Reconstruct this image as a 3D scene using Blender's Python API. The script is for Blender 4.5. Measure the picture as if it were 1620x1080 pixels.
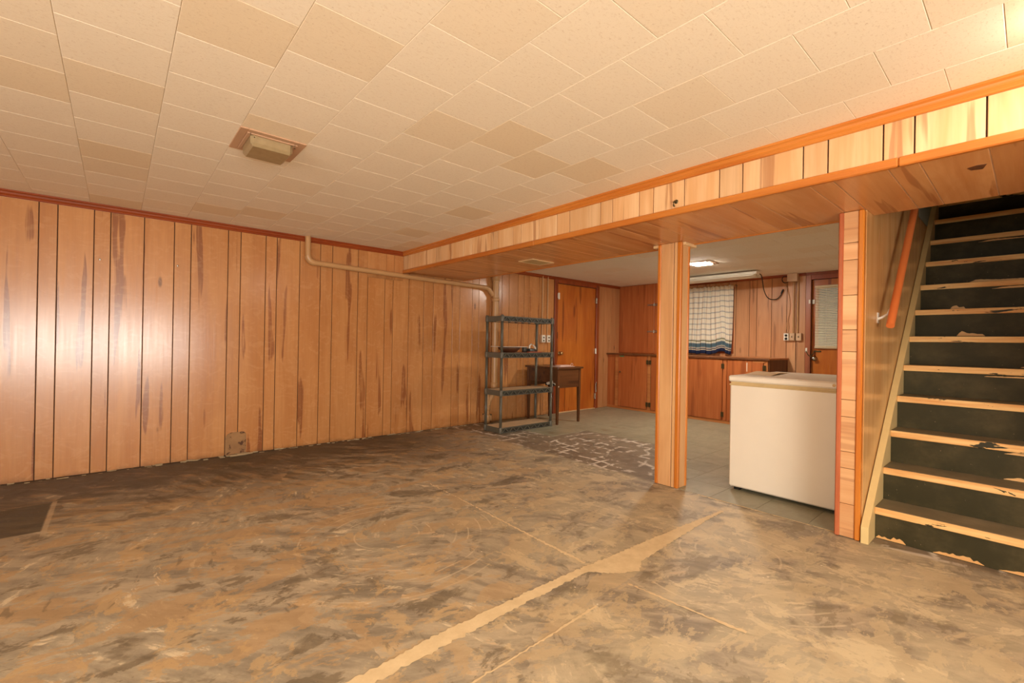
import bpy, bmesh, math, random
from mathutils import Vector, Matrix
random.seed(7)
for o in list(bpy.data.objects): bpy.data.objects.remove(o)
SC = bpy.context.scene
COL = SC.collection

# ------------------------------------------------------------------ camera
CAMZ = 1.08
cam = bpy.data.cameras.new('camera'); cam.sensor_width = 36.0; cam.lens = 718.24 / 1620 * 36.0
cam.clip_start = 0.02
camo = bpy.data.objects.new('camera', cam); COL.objects.link(camo)
_y, _p, _r = math.radians(41.049), math.radians(0.115), math.radians(0.999)
F = Vector((math.sin(_y) * math.cos(_p), math.cos(_y) * math.cos(_p), math.sin(_p)))
R0 = Vector((math.cos(_y), -math.sin(_y), 0)); U0 = R0.cross(F)
R1 = math.cos(_r) * R0 + math.sin(_r) * U0; U1 = -math.sin(_r) * R0 + math.cos(_r) * U0
camo.matrix_world = Matrix(((R1.x, U1.x, -F.x, 0), (R1.y, U1.y, -F.y, 0), (R1.z, U1.z, -F.z, CAMZ), (0, 0, 0, 1)))
SC.camera = camo

# ------------------------------------------------------------------ world, exposure, fill lights
w = bpy.data.worlds.new('world'); SC.world = w; w.use_nodes = True
w.node_tree.nodes['Background'].inputs[0].default_value = (1.0, 0.95, 0.88, 1)
w.node_tree.nodes['Background'].inputs[1].default_value = 0.3
SC.view_settings.view_transform = 'Standard'; SC.view_settings.look = 'None'
SC.view_settings.gamma = 1.0; SC.view_settings.use_curve_mapping = False
SC.view_settings.exposure = 0.0
SC.cycles.max_bounces = 8; SC.cycles.diffuse_bounces = 4; SC.cycles.glossy_bounces = 2; SC.cycles.transmission_bounces = 2

def area(name, loc, size, power, color, direction):
    l = bpy.data.lights.new(name, 'AREA'); l.shape = 'RECTANGLE'; l.size, l.size_y = size
    l.energy = power; l.color = color
    o = bpy.data.objects.new(name, l); COL.objects.link(o); o.location = loc
    o.rotation_euler = Vector(direction).to_track_quat('-Z', 'Z' if abs(direction[2]) < .9 else 'Y').to_euler()
    return o
# added fill in two assumed, unseen windows; rear one sized to the wall sheen
area('rear_fill_light', (-0.5, -2.28, 0.93), (3.1, 0.92), 200, (1.0, 0.95, 0.87), (0, 1, 0))
area('end_fill_light', (-2.68, 0.6, 1.35), (2.1, 0.95), 115, (1.0, 0.95, 0.87), (1, 0, 0))
LAMP_MAIN = 46.0     # emission of the lit ceiling lamp of the main room
LAMP_BACK = 330.0     # emission of the lit ceiling lamp of the far room

# ------------------------------------------------------------------ helpers
def lin(c):
    return tuple(((v / 255) / 12.92 if v / 255 <= .04045 else ((v / 255 + .055) / 1.055) ** 2.4) for v in c) + (1,)

class NT:
    def __init__(s, name):
        s.m = bpy.data.materials.new(name); s.m.use_nodes = True
        s.t = s.m.node_tree; s.b = s.t.nodes['Principled BSDF']
        s.tc = s.n('ShaderNodeTexCoord')
    def n(s, typ, **kw):
        x = s.t.nodes.new(typ)
        for k, v in kw.items(): setattr(x, k, v)
        return x
    def l(s, a, b): s.t.links.new(a, b)
    def val(s, sock, v):
        if hasattr(v, 'node') or isinstance(v, bpy.types.NodeSocket): s.l(v, sock)
        else: sock.default_value = v
    def math(s, op, a, b=0.0, c=None, clamp=False):
        x = s.n('ShaderNodeMath', operation=op); x.use_clamp = clamp
        s.val(x.inputs[0], a); s.val(x.inputs[1], b)
        if c is not None: s.val(x.inputs[2], c)
        return x.outputs[0]
    def vadd(s, a, b):
        x = s.n('ShaderNodeVectorMath', operation='ADD'); s.val(x.inputs[0], a); s.val(x.inputs[1], b); return x.outputs[0]
    def vscale(s, a, f):
        x = s.n('ShaderNodeVectorMath', operation='SCALE'); s.val(x.inputs[0], a); s.val(x.inputs[3], f); return x.outputs[0]
    def mapping(s, v, scale=(1, 1, 1), rot=(0, 0, 0), loc=(0, 0, 0)):
        x = s.n('ShaderNodeMapping'); s.l(v, x.inputs[0])
        x.inputs['Scale'].default_value = scale; x.inputs['Rotation'].default_value = rot; x.inputs['Location'].default_value = loc
        return x.outputs[0]
    def noise(s, v, scale=5, detail=3, rough=.5, dist=0):
        x = s.n('ShaderNodeTexNoise'); s.l(v, x.inputs['Vector'])
        x.inputs['Scale'].default_value = scale; x.inputs['Detail'].default_value = detail
        x.inputs['Roughness'].default_value = rough; x.inputs['Distortion'].default_value = dist
        return x.outputs['Fac']
    def ramp(s, f, stops):
        x = s.n('ShaderNodeValToRGB'); s.val(x.inputs[0], f); e = x.color_ramp.elements
        while len(e) < len(stops): e.new(.5)
        for i, (p, c) in enumerate(stops): e[i].position = p; e[i].color = c if len(c) == 4 else (*c, 1)
        return x.outputs[0]
    def step(s, f, a, b):   # smooth 0..1 between a and b
        x = s.n('ShaderNodeMapRange'); x.clamp = True; x.interpolation_type = 'SMOOTHSTEP'
        s.val(x.inputs[0], f); x.inputs[1].default_value = a; x.inputs[2].default_value = b
        x.inputs[3].default_value = 0; x.inputs[4].default_value = 1
        return x.outputs[0]
    def mix(s, f, a, b, blend='MIX'):
        x = s.n('ShaderNodeMix', data_type='RGBA', blend_type=blend)
        s.val(x.inputs[0], f); s.val(x.inputs[6], a); s.val(x.inputs[7], b)
        return x.outputs[2]
    def sep(s, v):
        x = s.n('ShaderNodeSeparateXYZ'); s.l(v, x.inputs[0]); return x.outputs
    def bump(s, h, strength=.2, dist=.01):
        x = s.n('ShaderNodeBump'); x.inputs['Strength'].default_value = strength; x.inputs['Distance'].default_value = dist
        s.l(h, x.inputs['Height']); s.l(x.outputs[0], s.b.inputs['Normal'])
    def rnd(s): return s.n('ShaderNodeObjectInfo').outputs['Random']
    def fin(s, col, rough=.5, metal=0, spec=.5):
        s.val(s.b.inputs['Base Color'], col); s.val(s.b.inputs['Roughness'], rough)
        s.b.inputs['Metallic'].default_value = metal; s.b.inputs['Specular IOR Level'].default_value = spec
        return s.m

def plain(name, c, rough=.5, metal=0, vary=.08, scale=9, spec=.5):
    t = NT(name); n = t.noise(t.tc.outputs['Object'], scale, 4, .6)
    k = lin(c)
    a = tuple(v * (1 - vary) for v in k[:3]) + (1,); b = tuple(min(1, v * (1 + vary)) for v in k[:3]) + (1,)
    return t.fin(t.ramp(n, [(.3, a), (.7, b)]), rough, metal, spec)

def wood(name, light, dark, streak, axis='Z', rough=.35, amount=.5, tone=.18, ring=.25, tilt=7, knots=0.0, spec=.5, cross=9, few=0.0, stain=False):
    t = NT(name); r = t.rnd()
    off = t.n('ShaderNodeCombineXYZ'); t.l(t.math('MULTIPLY', r, 17.3), off.inputs[0])
    t.l(t.math('MULTIPLY', r, 41.7), off.inputs[1]); t.l(t.math('MULTIPLY', r, 29.1), off.inputs[2])
    v = t.vadd(t.tc.outputs['Object'], off.outputs[0])
    i = 'XYZ'.index(axis)
    def sc(a, c):
        q = [c, c, c]; q[i] = a; return tuple(q)
    fine = t.noise(t.mapping(v, sc(1.6, 60)), 1, 3, .6, .4)
    med = t.noise(t.mapping(v, sc(.9, cross)), 1, 4, .55, .6)
    rings = t.math('PINGPONG', t.math('MULTIPLY', t.noise(t.mapping(v, sc(.7, 5)), 1, 1.5, .4, .8), 9.0), .5)
    rings = t.math('MULTIPLY', rings, 2.0)
    a = math.radians(tilt); rot = [0, 0, 0]; rot[(i + 1) % 3] = a; rot[(i + 2) % 3] = a
    st = t.noise(t.mapping(v, sc(.95, 13), tuple(rot)), 1, 2.5, .45, .15)
    st = t.math('MULTIPLY', t.step(st, .62, .655), t.step(fine, .2, .5))
    c = t.mix(t.step(med, .3, .7), lin(dark), lin(light))
    c = t.mix(t.math('MULTIPLY', rings, ring), c, lin(dark))
    c = t.mix(t.math('MULTIPLY', t.step(fine, .35, .75), .14), c, lin(streak))
    c = t.mix(t.math('MULTIPLY', st, amount), c, lin(streak))
    if knots:
        vo = t.n('ShaderNodeTexVoronoi'); t.l(t.mapping(v, sc(2.2, 7)), vo.inputs['Vector']); vo.inputs['Scale'].default_value = 1
        k = t.step(vo.outputs['Distance'], .13, .05)
        if few: k = t.math('MULTIPLY', k, t.step(t.sep(vo.outputs['Color'])[0], few, few + .01))
        c = t.mix(t.math('MULTIPLY', k, knots), c, lin((90, 50, 25)))
    if stain:   # damp tide mark along the foot of the boards
        z = t.sep(t.tc.outputs['Object'])[2]
        lv = t.math('ADD', z, t.math('MULTIPLY', t.math('SUBTRACT', t.noise(t.mapping(t.tc.outputs['Object'], (6, 6, 9)), 1, 5, .65), .5), .16))
        c = t.mix(t.math('MULTIPLY', t.step(lv, .05, -.02), .6), c, lin((120, 84, 52)))
        curl = t.noise(t.mapping(v, (9, 9, 14)), 1, 3, .6, 1.6)
        c = t.mix(t.math('MULTIPLY', t.step(curl, .5, .68), .16), c, lin((224, 172, 118)))
    tn = t.math('ADD', t.math('MULTIPLY', t.math('FRACT', t.math('MULTIPLY', r, 7.77)), tone), 1 - tone * .6)
    mul = t.n('ShaderNodeVectorMath', operation='SCALE'); t.l(c, mul.inputs[0]); t.l(tn, mul.inputs[3])
    t.bump(fine, .05, .004)
    rg = t.math('ADD', t.math('MULTIPLY', fine, .12), rough - .06)
    return t.fin(mul.outputs[0], rg, 0, spec)

def link(name, me, mat, parent=None, loc=None):
    o = bpy.data.objects.new(name, me); COL.objects.link(o)
    if mat is not None and len(me.materials) == 0: me.materials.append(mat)
    if parent is not None: o.parent = parent
    if loc is not None: o.location = loc
    return o

def base_of(parent):
    p = Vector((0, 0, 0)); q = parent
    while q is not None: p += q.location; q = q.parent
    return p

class MB:
    """collects shapes in world coordinates; build() makes one mesh object"""
    def __init__(s): s.v = []; s.f = []; s.smooth = []
    def add(s, vs, fs, sm=False):
        k = len(s.v); s.v += [tuple(x) for x in vs]; s.f += [tuple(i + k for i in f) for f in fs]; s.smooth += [sm] * len(fs); return s
    def box(s, x0, x1, y0, y1, z0, z1, b=0.0):
        if x1 < x0: x0, x1 = x1, x0
        if y1 < y0: y0, y1 = y1, y0
        if z1 < z0: z0, z1 = z1, z0
        b = min(b, (x1 - x0) * .45, (y1 - y0) * .45, (z1 - z0) * .45)
        if b <= 0:
            vs = [(x, y, z) for z in (z0, z1) for y in (y0, y1) for x in (x0, x1)]
            return s.add(vs, [(0, 2, 3, 1), (4, 5, 7, 6), (0, 1, 5, 4), (2, 6, 7, 3), (0, 4, 6, 2), (1, 3, 7, 5)])
        bm = bmesh.new(); bmesh.ops.create_cube(bm, size=1)
        for v in bm.verts:
            v.co = Vector(((x0 + x1) / 2 + v.co.x * (x1 - x0), (y0 + y1) / 2 + v.co.y * (y1 - y0), (z0 + z1) / 2 + v.co.z * (z1 - z0)))
        bmesh.ops.bevel(bm, geom=bm.edges[:], offset=b, segments=1, affect='EDGES')
        bm.verts.index_update()
        s.add([v.co[:] for v in bm.verts], [[v.index for v in f.verts] for f in bm.faces]); bm.free(); return s
    def tube(s, pts, r, n=10, cap=True):
        pts = [Vector(p) for p in pts]; rs = r if isinstance(r, (list, tuple)) else [r] * len(pts)
        rings = []; up = None
        for i, p in enumerate(pts):
            d = (pts[min(i + 1, len(pts) - 1)] - pts[max(i - 1, 0)])
            if d.length < 1e-9: d = Vector((0, 0, 1))
            d.normalize()
            if up is None:
                up = Vector((0, 0, 1)) if abs(d.z) < .9 else Vector((1, 0, 0))
            a = d.cross(up)
            if a.length < 1e-6: a = d.orthogonal()
            a.normalize(); b = d.cross(a).normalized(); up = -b if False else up
            rings.append([p + (a * math.cos(2 * math.pi * k / n) + b * math.sin(2 * math.pi * k / n)) * rs[i] for k in range(n)])
        vs = [q for rg in rings for q in rg]; fs = []
        for i in range(len(rings) - 1):
            for k in range(n):
                fs.append((i * n + k, i * n + (k + 1) % n, (i + 1) * n + (k + 1) % n, (i + 1) * n + k))
        s.add(vs, fs, True)
        if cap:
            s.add(rings[0], [tuple(range(n))[::-1]]); s.add(rings[-1], [tuple(range(n))])
        return s
    def lathe(s, c, prof, axis='Z', n=16):
        """prof: (radius, height) along axis from c"""
        c = Vector(c); vs = []; fs = []
        ax = {'X': (Vector((1, 0, 0)), Vector((0, 1, 0)), Vector((0, 0, 1))), 'Y': (Vector((0, 1, 0)), Vector((0, 0, 1)), Vector((1, 0, 0))),
              'Z': (Vector((0, 0, 1)), Vector((1, 0, 0)), Vector((0, 1, 0)))}[axis]
        for r, h in prof:
            for k in range(n):
                a = 2 * math.pi * k / n
                vs.append(c + ax[0] * h + (ax[1] * math.cos(a) + ax[2] * math.sin(a)) * r)
        for i in range(len(prof) - 1):
            for k in range(n):
                fs.append((i * n + k, i * n + (k + 1) % n, (i + 1) * n + (k + 1) % n, (i + 1) * n + k))
        fs.append(tuple(range(n))[::-1]); m = (len(prof) - 1) * n; fs.append(tuple(range(m, m + n)))
        return s.add(vs, fs, True)
    def prism(s, poly, axis, a0, a1):
        """poly 2-D in the plane of the other two axes (cyclic order), extruded a0..a1 along axis"""
        n = len(poly)
        def P(p, a): return {'X': (a, p[0], p[1]), 'Y': (p[0], a, p[1]), 'Z': (p[0], p[1], a)}[axis]
        vs = [P(p, a0) for p in poly] + [P(p, a1) for p in poly]
        fs = [tuple(range(n)), tuple(range(2 * n - 1, n - 1, -1))] + [(i, (i + 1) % n, n + (i + 1) % n, n + i) for i in range(n)]
        return s.add(vs, fs)
    def build(s, name, mat, parent=None):
        o = base_of(parent); me = bpy.data.meshes.new(name)
        me.from_pydata([(x - o.x, y - o.y, z - o.z) for x, y, z in s.v], [], s.f); me.validate()
        bm = bmesh.new(); bm.from_mesh(me); bmesh.ops.recalc_face_normals(bm, faces=bm.faces[:]); bm.to_mesh(me); bm.free()
        for i, p in enumerate(me.polygons):
            if i < len(s.smooth): p.use_smooth = s.smooth[i]
        return link(name, me, mat, parent)

def box(name, b, mat, parent=None, bev=0.0):
    return MB().box(*b, b=bev).build(name, mat, parent)

def tag(o, label, cat, group=None, kind=None):
    o['label'] = label; o['category'] = cat
    if group: o['group'] = group
    if kind: o['kind'] = kind
    return o
def thing(name, label, cat, loc, group=None, kind=None):
    o = bpy.data.objects.new(name, None); COL.objects.link(o); o.location = loc; o.empty_display_size = .05
    return tag(o, label, cat, group, kind)

# ------------------------------------------------------------------ dimensions
H = 2.105; HB = 2.095; D = 4.82; SOF = 1.862; BX0 = 2.504; BX1 = 3.35; XB = 7.06
SWY = 0.624; SWB = 0.745            # stair wall faces
XL, YB = -2.6, -2.2                 # end wall and rear wall behind the camera

# ------------------------------------------------------------------ materials
M = {}
M['panel'] = wood('birch_panelling', (203, 144, 88), (187, 125, 71), (138, 80, 44), 'Z', .22, .85, .10, .16, tilt=10, cross=6, spec=.75, knots=.75, few=.86, stain=True)
M['panel_far'] = wood('birch_panelling_far_room', (216, 162, 116), (198, 140, 94), (130, 80, 50), 'Z', .42, .6, .12, .18, knots=.35)
M['pine'] = wood('knotty_pine', (206, 150, 100), (188, 128, 80), (110, 66, 40), 'Z', .45, .25, .1, .25, knots=.8)
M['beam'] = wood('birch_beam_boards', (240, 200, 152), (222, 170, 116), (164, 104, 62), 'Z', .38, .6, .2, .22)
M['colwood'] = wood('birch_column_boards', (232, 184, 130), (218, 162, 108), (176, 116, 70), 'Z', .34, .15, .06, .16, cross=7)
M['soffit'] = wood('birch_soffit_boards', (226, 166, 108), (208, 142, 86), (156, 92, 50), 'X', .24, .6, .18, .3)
M['block'] = wood('birch_blocks', (236, 188, 136), (218, 160, 108), (172, 108, 66), 'Y', .34, .4, .24, .2)
M['trim_dim'] = wood('dimmed_orange_trim', (172, 84, 30), (146, 62, 20), (92, 34, 12), 'Y', .3, .3, .08, .2)  # same orange varnished wood; dimness of the far runs put into the colour
M['trim_dim_x'] = wood('dimmed_orange_trim_long', (158, 72, 26), (134, 54, 18), (84, 30, 12), 'X', .3, .3, .08, .2)
M['trim_or'] = wood('orange_varnished_trim', (222, 140, 54), (202, 114, 36), (150, 70, 24), 'Z', .28, .3, .08, .2)
M['trim_or_y'] = wood('orange_varnished_trim_long', (214, 136, 58), (192, 108, 40), (142, 68, 26), 'Y', .28, .3, .08, .2)
M['trim_pink'] = wood('reddish_corner_trim', (206, 124, 84), (184, 98, 60), (140, 66, 40), 'Z', .28, .3, .06, .2)
M['door'] = wood('orange_door_veneer', (206, 124, 48), (180, 94, 30), (124, 54, 18), 'Z', .3, .8, .05, .4, cross=5)
M['casing'] = wood('door_casing_wood', (160, 78, 34), (134, 58, 24), (84, 34, 14), 'Z', .34, .4, .06, .2)
M['jamb'] = wood('pinkish_jamb_wood', (176, 108, 76), (156, 88, 60), (112, 58, 38), 'Z', .34, .4, .06, .2)
M['cabinet'] = wood('orange_brown_cabinet_ply', (196, 116, 64), (174, 94, 46), (130, 62, 28), 'Z', .42, .5, .08, .4, cross=16)
M['cab_edge'] = wood('cabinet_pine_edge', (206, 138, 80), (184, 112, 60), (130, 70, 34), 'Y', .42, .3, .08, .2)
M['cab_dark'] = wood('dark_wood_and_shaded_end', (122, 74, 40), (100, 58, 30), (70, 38, 18), 'Z', .5, .4, .05, .3)
M['walnut'] = wood('walnut_veneer', (112, 70, 38), (84, 50, 26), (48, 26, 14), 'X', .35, .7, .05, .5)
M['walnut_v'] = wood('walnut_legs', (104, 64, 34), (80, 46, 24), (48, 26, 14), 'Z', .35, .5, .05, .3)
M['groove'] = plain('dark_groove', (74, 48, 28), .8)
M['soffit_joint'] = plain('pale_soffit_joint', (196, 156, 124), .7)
M['stairpanel'] = wood('olive_stair_panelling', (230, 180, 118), (214, 160, 98), (178, 124, 70), 'Z', .25, .3, .04, .15, spec=.6)
M['nosing'] = None
M['pipe'] = plain('tan_painted_pipe', (194, 150, 102), .3, vary=.05)
M['grey_plastic'] = plain('dark_grey_plastic', (92, 88, 76), .38, vary=.06)
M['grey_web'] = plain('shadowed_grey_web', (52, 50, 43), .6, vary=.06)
M['liner'] = plain('tan_hardboard', (196, 166, 128), .75, vary=.1)
M['freezer'] = plain('cream_white_enamel', (240, 230, 212), .35, vary=.02, scale=3)
M['gasket'] = plain('yellowed_gasket', (206, 180, 130), .5)
M['black'] = plain('black_rubber', (26, 24, 20), .5)
M['white'] = plain('white_plastic', (236, 230, 216), .35, vary=.03)
M['cream'] = plain('cream_paint', (226, 200, 140), .45, vary=.05, scale=5)
M['cream_block'] = plain('cream_wood_block', (226, 190, 140), .5, vary=.05)
M['steel'] = plain('brushed_steel', (176, 172, 160), .25, 1.0)
M['bronze'] = plain('aged_bronze', (92, 80, 52), .4, .7)
M['brass'] = plain('tarnished_brass', (190, 160, 110), .3, .9)
M['rail'] = plain('orange_painted_handrail', (218, 118, 60), .38, vary=.04)
M['navy'] = plain('navy_cloth', (40, 50, 86), .9)
M['almond'] = plain('almond_metal_box', (206, 172, 136), .45, vary=.04)
M['blind'] = plain('beige_blind_slat', (240, 228, 200), .5, vary=.03)
M['blind_rail'] = plain('beige_blind_rail', (212, 192, 154), .45, vary=.03)
M['blue_wall'] = plain('pale_blue_plaster', (166, 180, 168), .7, vary=.03)
M['plaster'] = plain('warm_plaster', (214, 190, 156), .8, vary=.03)
M['green_tape'] = plain('green_tape', (96, 140, 96), .6)
M['bowl'] = plain('dark_woven_bowl', (86, 54, 30), .6, vary=.3, scale=60)
M['redboard'] = plain('reddish_board', (166, 76, 44), .5, vary=.1)
M['pinkwhite'] = plain('pinkish_white_plastic', (222, 190, 178), .4, vary=.05)
M['iron_body'] = plain('charcoal_iron_body', (66, 62, 54), .35)
M['cardboard'] = plain('tan_card', (222, 186, 134), .7, vary=.06)
M['vent'] = plain('tan_register', (176, 140, 90), .45)
M['debris'] = plain('pale_crumbled_plaster', (168, 146, 112), .9, vary=.2, scale=40)

def glow(name, col, strength):
    t = NT(name); t.fin(lin(col), .4)
    t.b.inputs['Emission Color'].default_value = lin(col); t.b.inputs['Emission Strength'].default_value = strength
    return t.m
M['glow_main'] = glow('lit_diffuser', (255, 244, 228), LAMP_MAIN)
M['glow_back'] = glow('lit_diffuser_far_room', (255, 244, 228), LAMP_BACK)

def diffuser_off():
    t = NT('unlit_ribbed_diffuser'); v = t.tc.outputs['Object']
    n = t.noise(v, 30, 2)
    return t.fin(t.ramp(n, [(.3, lin((150, 128, 92))), (.7, lin((162, 140, 104)))]), .35)
M['diffuser'] = diffuser_off()
M['lamp_frame'] = plain('pinkish_tan_lamp_frame', (192, 152, 120), .5, vary=.03)

def ceiling_mat(name, c1, c2, tone):
    t = NT(name); v = t.tc.outputs['Object']; r = t.rnd()
    off = t.n('ShaderNodeCombineXYZ'); t.l(t.math('MULTIPLY', r, 37.0), off.inputs[0]); t.l(t.math('MULTIPLY', r, 11.0), off.inputs[1])
    v = t.vadd(v, off.outputs[0])
    n = t.noise(v, 95, 4, .75); n2 = t.noise(t.mapping(v, (40, 120, 40), (0, 0, .5)), 1, 3, .65)
    c = t.mix(t.step(r, .55, 1.0), lin(c1), lin(c2))
    c = t.mix(t.math('MULTIPLY', t.step(n, .56, .72), .5), c, lin((186, 150, 110)))
    c = t.mix(t.math('MULTIPLY', t.step(n2, .54, .74), .3), c, lin((200, 164, 122)))
    t.bump(n, .25, .002)
    return t.fin(c, .75, 0, .3)
M['tile'] = ceiling_mat('fibre_ceiling_tile', (246, 231, 208), (238, 217, 186), .1)
M['tile_far'] = ceiling_mat('fibre_ceiling_tile_far', (246, 238, 224), (242, 230, 212), .1)
M['tile_back'] = plain('ceiling_joint', (206, 172, 128), .9)

def floor_tile_mat():
    t = NT('grey_green_vinyl_tile'); v = t.tc.outputs['Object']; r = t.rnd()
    off = t.n('ShaderNodeCombineXYZ'); t.l(t.math('MULTIPLY', r, 57.0), off.inputs[0]); t.l(t.math('MULTIPLY', r, 23.0), off.inputs[1])
    v = t.vadd(v, off.outputs[0])
    n = t.noise(v, 5, 5, .6, 1.0); n2 = t.noise(t.mapping(v, (8, 40, 1)), 1, 4, .6, 1.0); n3 = t.noise(v, 2.2, 4, .6)
    c = t.ramp(n, [(.3, lin((138, 134, 110))), (.7, lin((162, 157, 132)))])
    c = t.mix(t.math('MULTIPLY', t.step(n2, .55, .75), .4), c, lin((176, 166, 140)))
    c = t.mix(t.math('MULTIPLY', t.step(n3, .62, .72), .6), c, lin((124, 98, 64)))
    tn = t.math('ADD', t.math('MULTIPLY', r, .12), .92)
    mul = t.n('ShaderNodeVectorMath', operation='SCALE'); t.l(c, mul.inputs[0]); t.l(tn, mul.inputs[3])
    return t.fin(mul.outputs[0], t.math('ADD', t.math('MULTIPLY', n2, .3), .22), 0, .5)
M['vinyl'] = floor_tile_mat()

def concrete():
    t = NT('stripped_concrete_floor'); v = t.tc.outputs['Object']; s = t.sep(v); X, Y = s[0], s[1]
    warp = t.n('ShaderNodeTexNoise'); t.l(v, warp.inputs['Vector']); warp.inputs['Scale'].default_value = 1.3; warp.inputs['Detail'].default_value = 3
    wc = t.vadd(warp.outputs['Color'], (-.5, -.5, -.5))
    wv = t.vadd(v, t.vscale(wc, .22))
    big = t.noise(wv, .9, 5, .55, .3); mid = t.noise(wv, 3.2, 5, .6, .4); fine = t.noise(v, 45, 2, .7)
    def strokes(cell, seed, sx, sy, spread, base):
        """trowel strokes: every patch of floor has strokes of its own direction"""
        vo = t.n('ShaderNodeTexVoronoi'); vo.feature = 'F1'
        w2 = t.n('ShaderNodeTexNoise'); t.l(v, w2.inputs['Vector']); w2.inputs['Scale'].default_value = cell * 1.5; w2.inputs['Detail'].default_value = 4
        q = t.vadd(t.vadd(v, (seed, seed * .7, 0)), t.vscale(t.vadd(w2.outputs['Color'], (-.5, -.5, -.5)), .8 / cell))
        t.l(q, vo.inputs['Vector']); vo.inputs['Scale'].default_value = cell
        ang = t.math('ADD', t.math('MULTIPLY', t.sep(vo.outputs['Color'])[0], spread), base)
        vr = t.n('ShaderNodeVectorRotate', rotation_type='Z_AXIS'); t.l(wv, vr.inputs['Vector']); t.l(ang, vr.inputs['Angle'])
        return t.noise(t.mapping(vr.outputs[0], (sx, sy, 1)), 1, 5, .7, .25), t.sep(vo.outputs['Color'])[1]
    s1, c1 = strokes(1.3, 3.1, 2.6, 9.5, .9, .45)
    s2, c2 = strokes(2.3, 8.3, 4.6, 14, 2.2, .2)
    c = t.ramp(s1, [(.28, lin((119, 110, 94))), (.46, lin((150, 138, 119))), (.54, lin((176, 161, 137))), (.74, lin((202, 185, 156)))])
    cb = t.ramp(s2, [(.30, lin((135, 125, 108))), (.5, lin((168, 156, 133))), (.7, lin((203, 188, 161)))])
    c = t.mix(t.step(big, .42, .58), c, cb)
    fm = t.math('MULTIPLY', t.math('MULTIPLY', t.step(s2, .57, .62), t.step(mid, .47, .56)), t.step(c2, .25, .45))
    c = t.mix(t.math('MULTIPLY', fm, .7), c, lin((231, 213, 177)))
    fm = t.math('MULTIPLY', t.math('MULTIPLY', t.step(s1, .60, .64), t.step(mid, .55, .48)), t.step(c1, .3, .5))
    c = t.mix(t.math('MULTIPLY', fm, .55), c, lin((218, 188, 146)))
    side = t.step(t.math('ADD', t.math('SUBTRACT', X, Y), t.math('MULTIPLY', t.math('SUBTRACT', big, .5), 3.0)), -1.6, 1.0)  # cream grows to the right, mostly standing for light put into the colour
    blo = t.noise(t.mapping(wv, (2.6, 5.0, 1), (0, 0, .6)), 1, 6, .72, .3)
    blo2 = t.noise(t.mapping(wv, (4.5, 3.4, 1), (0, 0, .2)), 1, 6, .74, .4)
    c = t.mix(t.math('MULTIPLY', t.step(blo, .52, .54), .6), c, t.mix(side, lin((186, 150, 104)), lin((204, 184, 146))))
    c = t.mix(t.math('MULTIPLY', t.math('MULTIPLY', t.step(blo2, .54, .565), t.step(mid, .44, .5)), .65), c, t.mix(side, lin((196, 164, 118)), lin((222, 204, 166))))
    c = t.mix(t.math('MULTIPLY', t.math('MULTIPLY', t.step(blo, .45, .42), t.step(mid, .56, .46)), .6), c, t.mix(side, lin((98, 84, 62)), lin((134, 122, 98))))
    dm = t.math('MULTIPLY', t.step(s2, .40, .34), t.step(big, .56, .46))
    c = t.mix(t.math('MULTIPLY', dm, .5), c, lin((98, 89, 71)))
    # a few scraper arcs
    for (cx, cy, sc, th, m0, rad) in ((1.15, 2.35, 1.5, .93, .505, .75), (2.45, 1.0, 1.3, .93, .50, .75)):
        wt = t.n('ShaderNodeTexWave', wave_type='RINGS', rings_direction='Z', wave_profile='SIN')
        t.l(t.mapping(v, (1, 1, 1), (0, 0, 0), (-cx, -cy, 0)), wt.inputs['Vector'])
        wt.inputs['Scale'].default_value = sc * 3; wt.inputs['Distortion'].default_value = 1.2; wt.inputs['Detail'].default_value = 2
        wt.inputs['Detail Scale'].default_value = .8; wt.inputs['Detail Roughness'].default_value = .4
        mk = t.math('MULTIPLY', t.step(wt.outputs['Fac'], th, .995), t.step(t.noise(v, 2.2 + sc * .3, 3, .7, .4), m0, m0 + .08))
        ds = t.n('ShaderNodeVectorMath', operation='DISTANCE'); t.l(v, ds.inputs[0]); ds.inputs[1].default_value = (cx, cy, 0)
        mk = t.math('MULTIPLY', mk, t.math('MULTIPLY', t.step(ds.outputs['Value'], rad, rad * .8), t.step(ds.outputs['Value'], .12, .2)))
        c = t.mix(t.math('MULTIPLY', mk, .4), c, lin((232, 215, 180)))
    # old black mastic along the panelled wall
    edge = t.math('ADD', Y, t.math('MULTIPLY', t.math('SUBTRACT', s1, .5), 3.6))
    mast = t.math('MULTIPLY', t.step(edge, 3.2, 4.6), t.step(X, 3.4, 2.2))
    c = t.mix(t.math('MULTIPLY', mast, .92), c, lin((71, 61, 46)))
    rect = t.math('MULTIPLY', t.math('MULTIPLY', t.step(X, -.295, -.305), t.step(Y, 3.55, 3.57)), t.step(Y, 4.14, 4.12))
    dk = t.ramp(s1, [(.45, lin((58, 54, 42))), (.62, lin((86, 78, 59))), (.68, lin((198, 173, 133)))])
    c = t.mix(t.math('MULTIPLY', rect, .9), c, dk)
    rim = t.math('MULTIPLY', t.math('MULTIPLY', t.step(t.math('ABSOLUTE', t.math('ADD', X, .285)), .014, .008), t.step(Y, 3.45, 3.5)), t.step(Y, 4.16, 4.14))
    c = t.mix(t.math('MULTIPLY', rim, .5), c, lin((200, 179, 147)))
    rust = t.math('MULTIPLY', t.step(t.noise(v, 2.6, 5, .65, .5), .64, .76), .3)
    c = t.mix(rust, c, lin((155, 116, 80)))
    yl = t.math('MULTIPLY', side, t.step(mid, .42, .56))
    c = t.mix(t.math('MULTIPLY', yl, .42), c, lin((211, 196, 161)))
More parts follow.
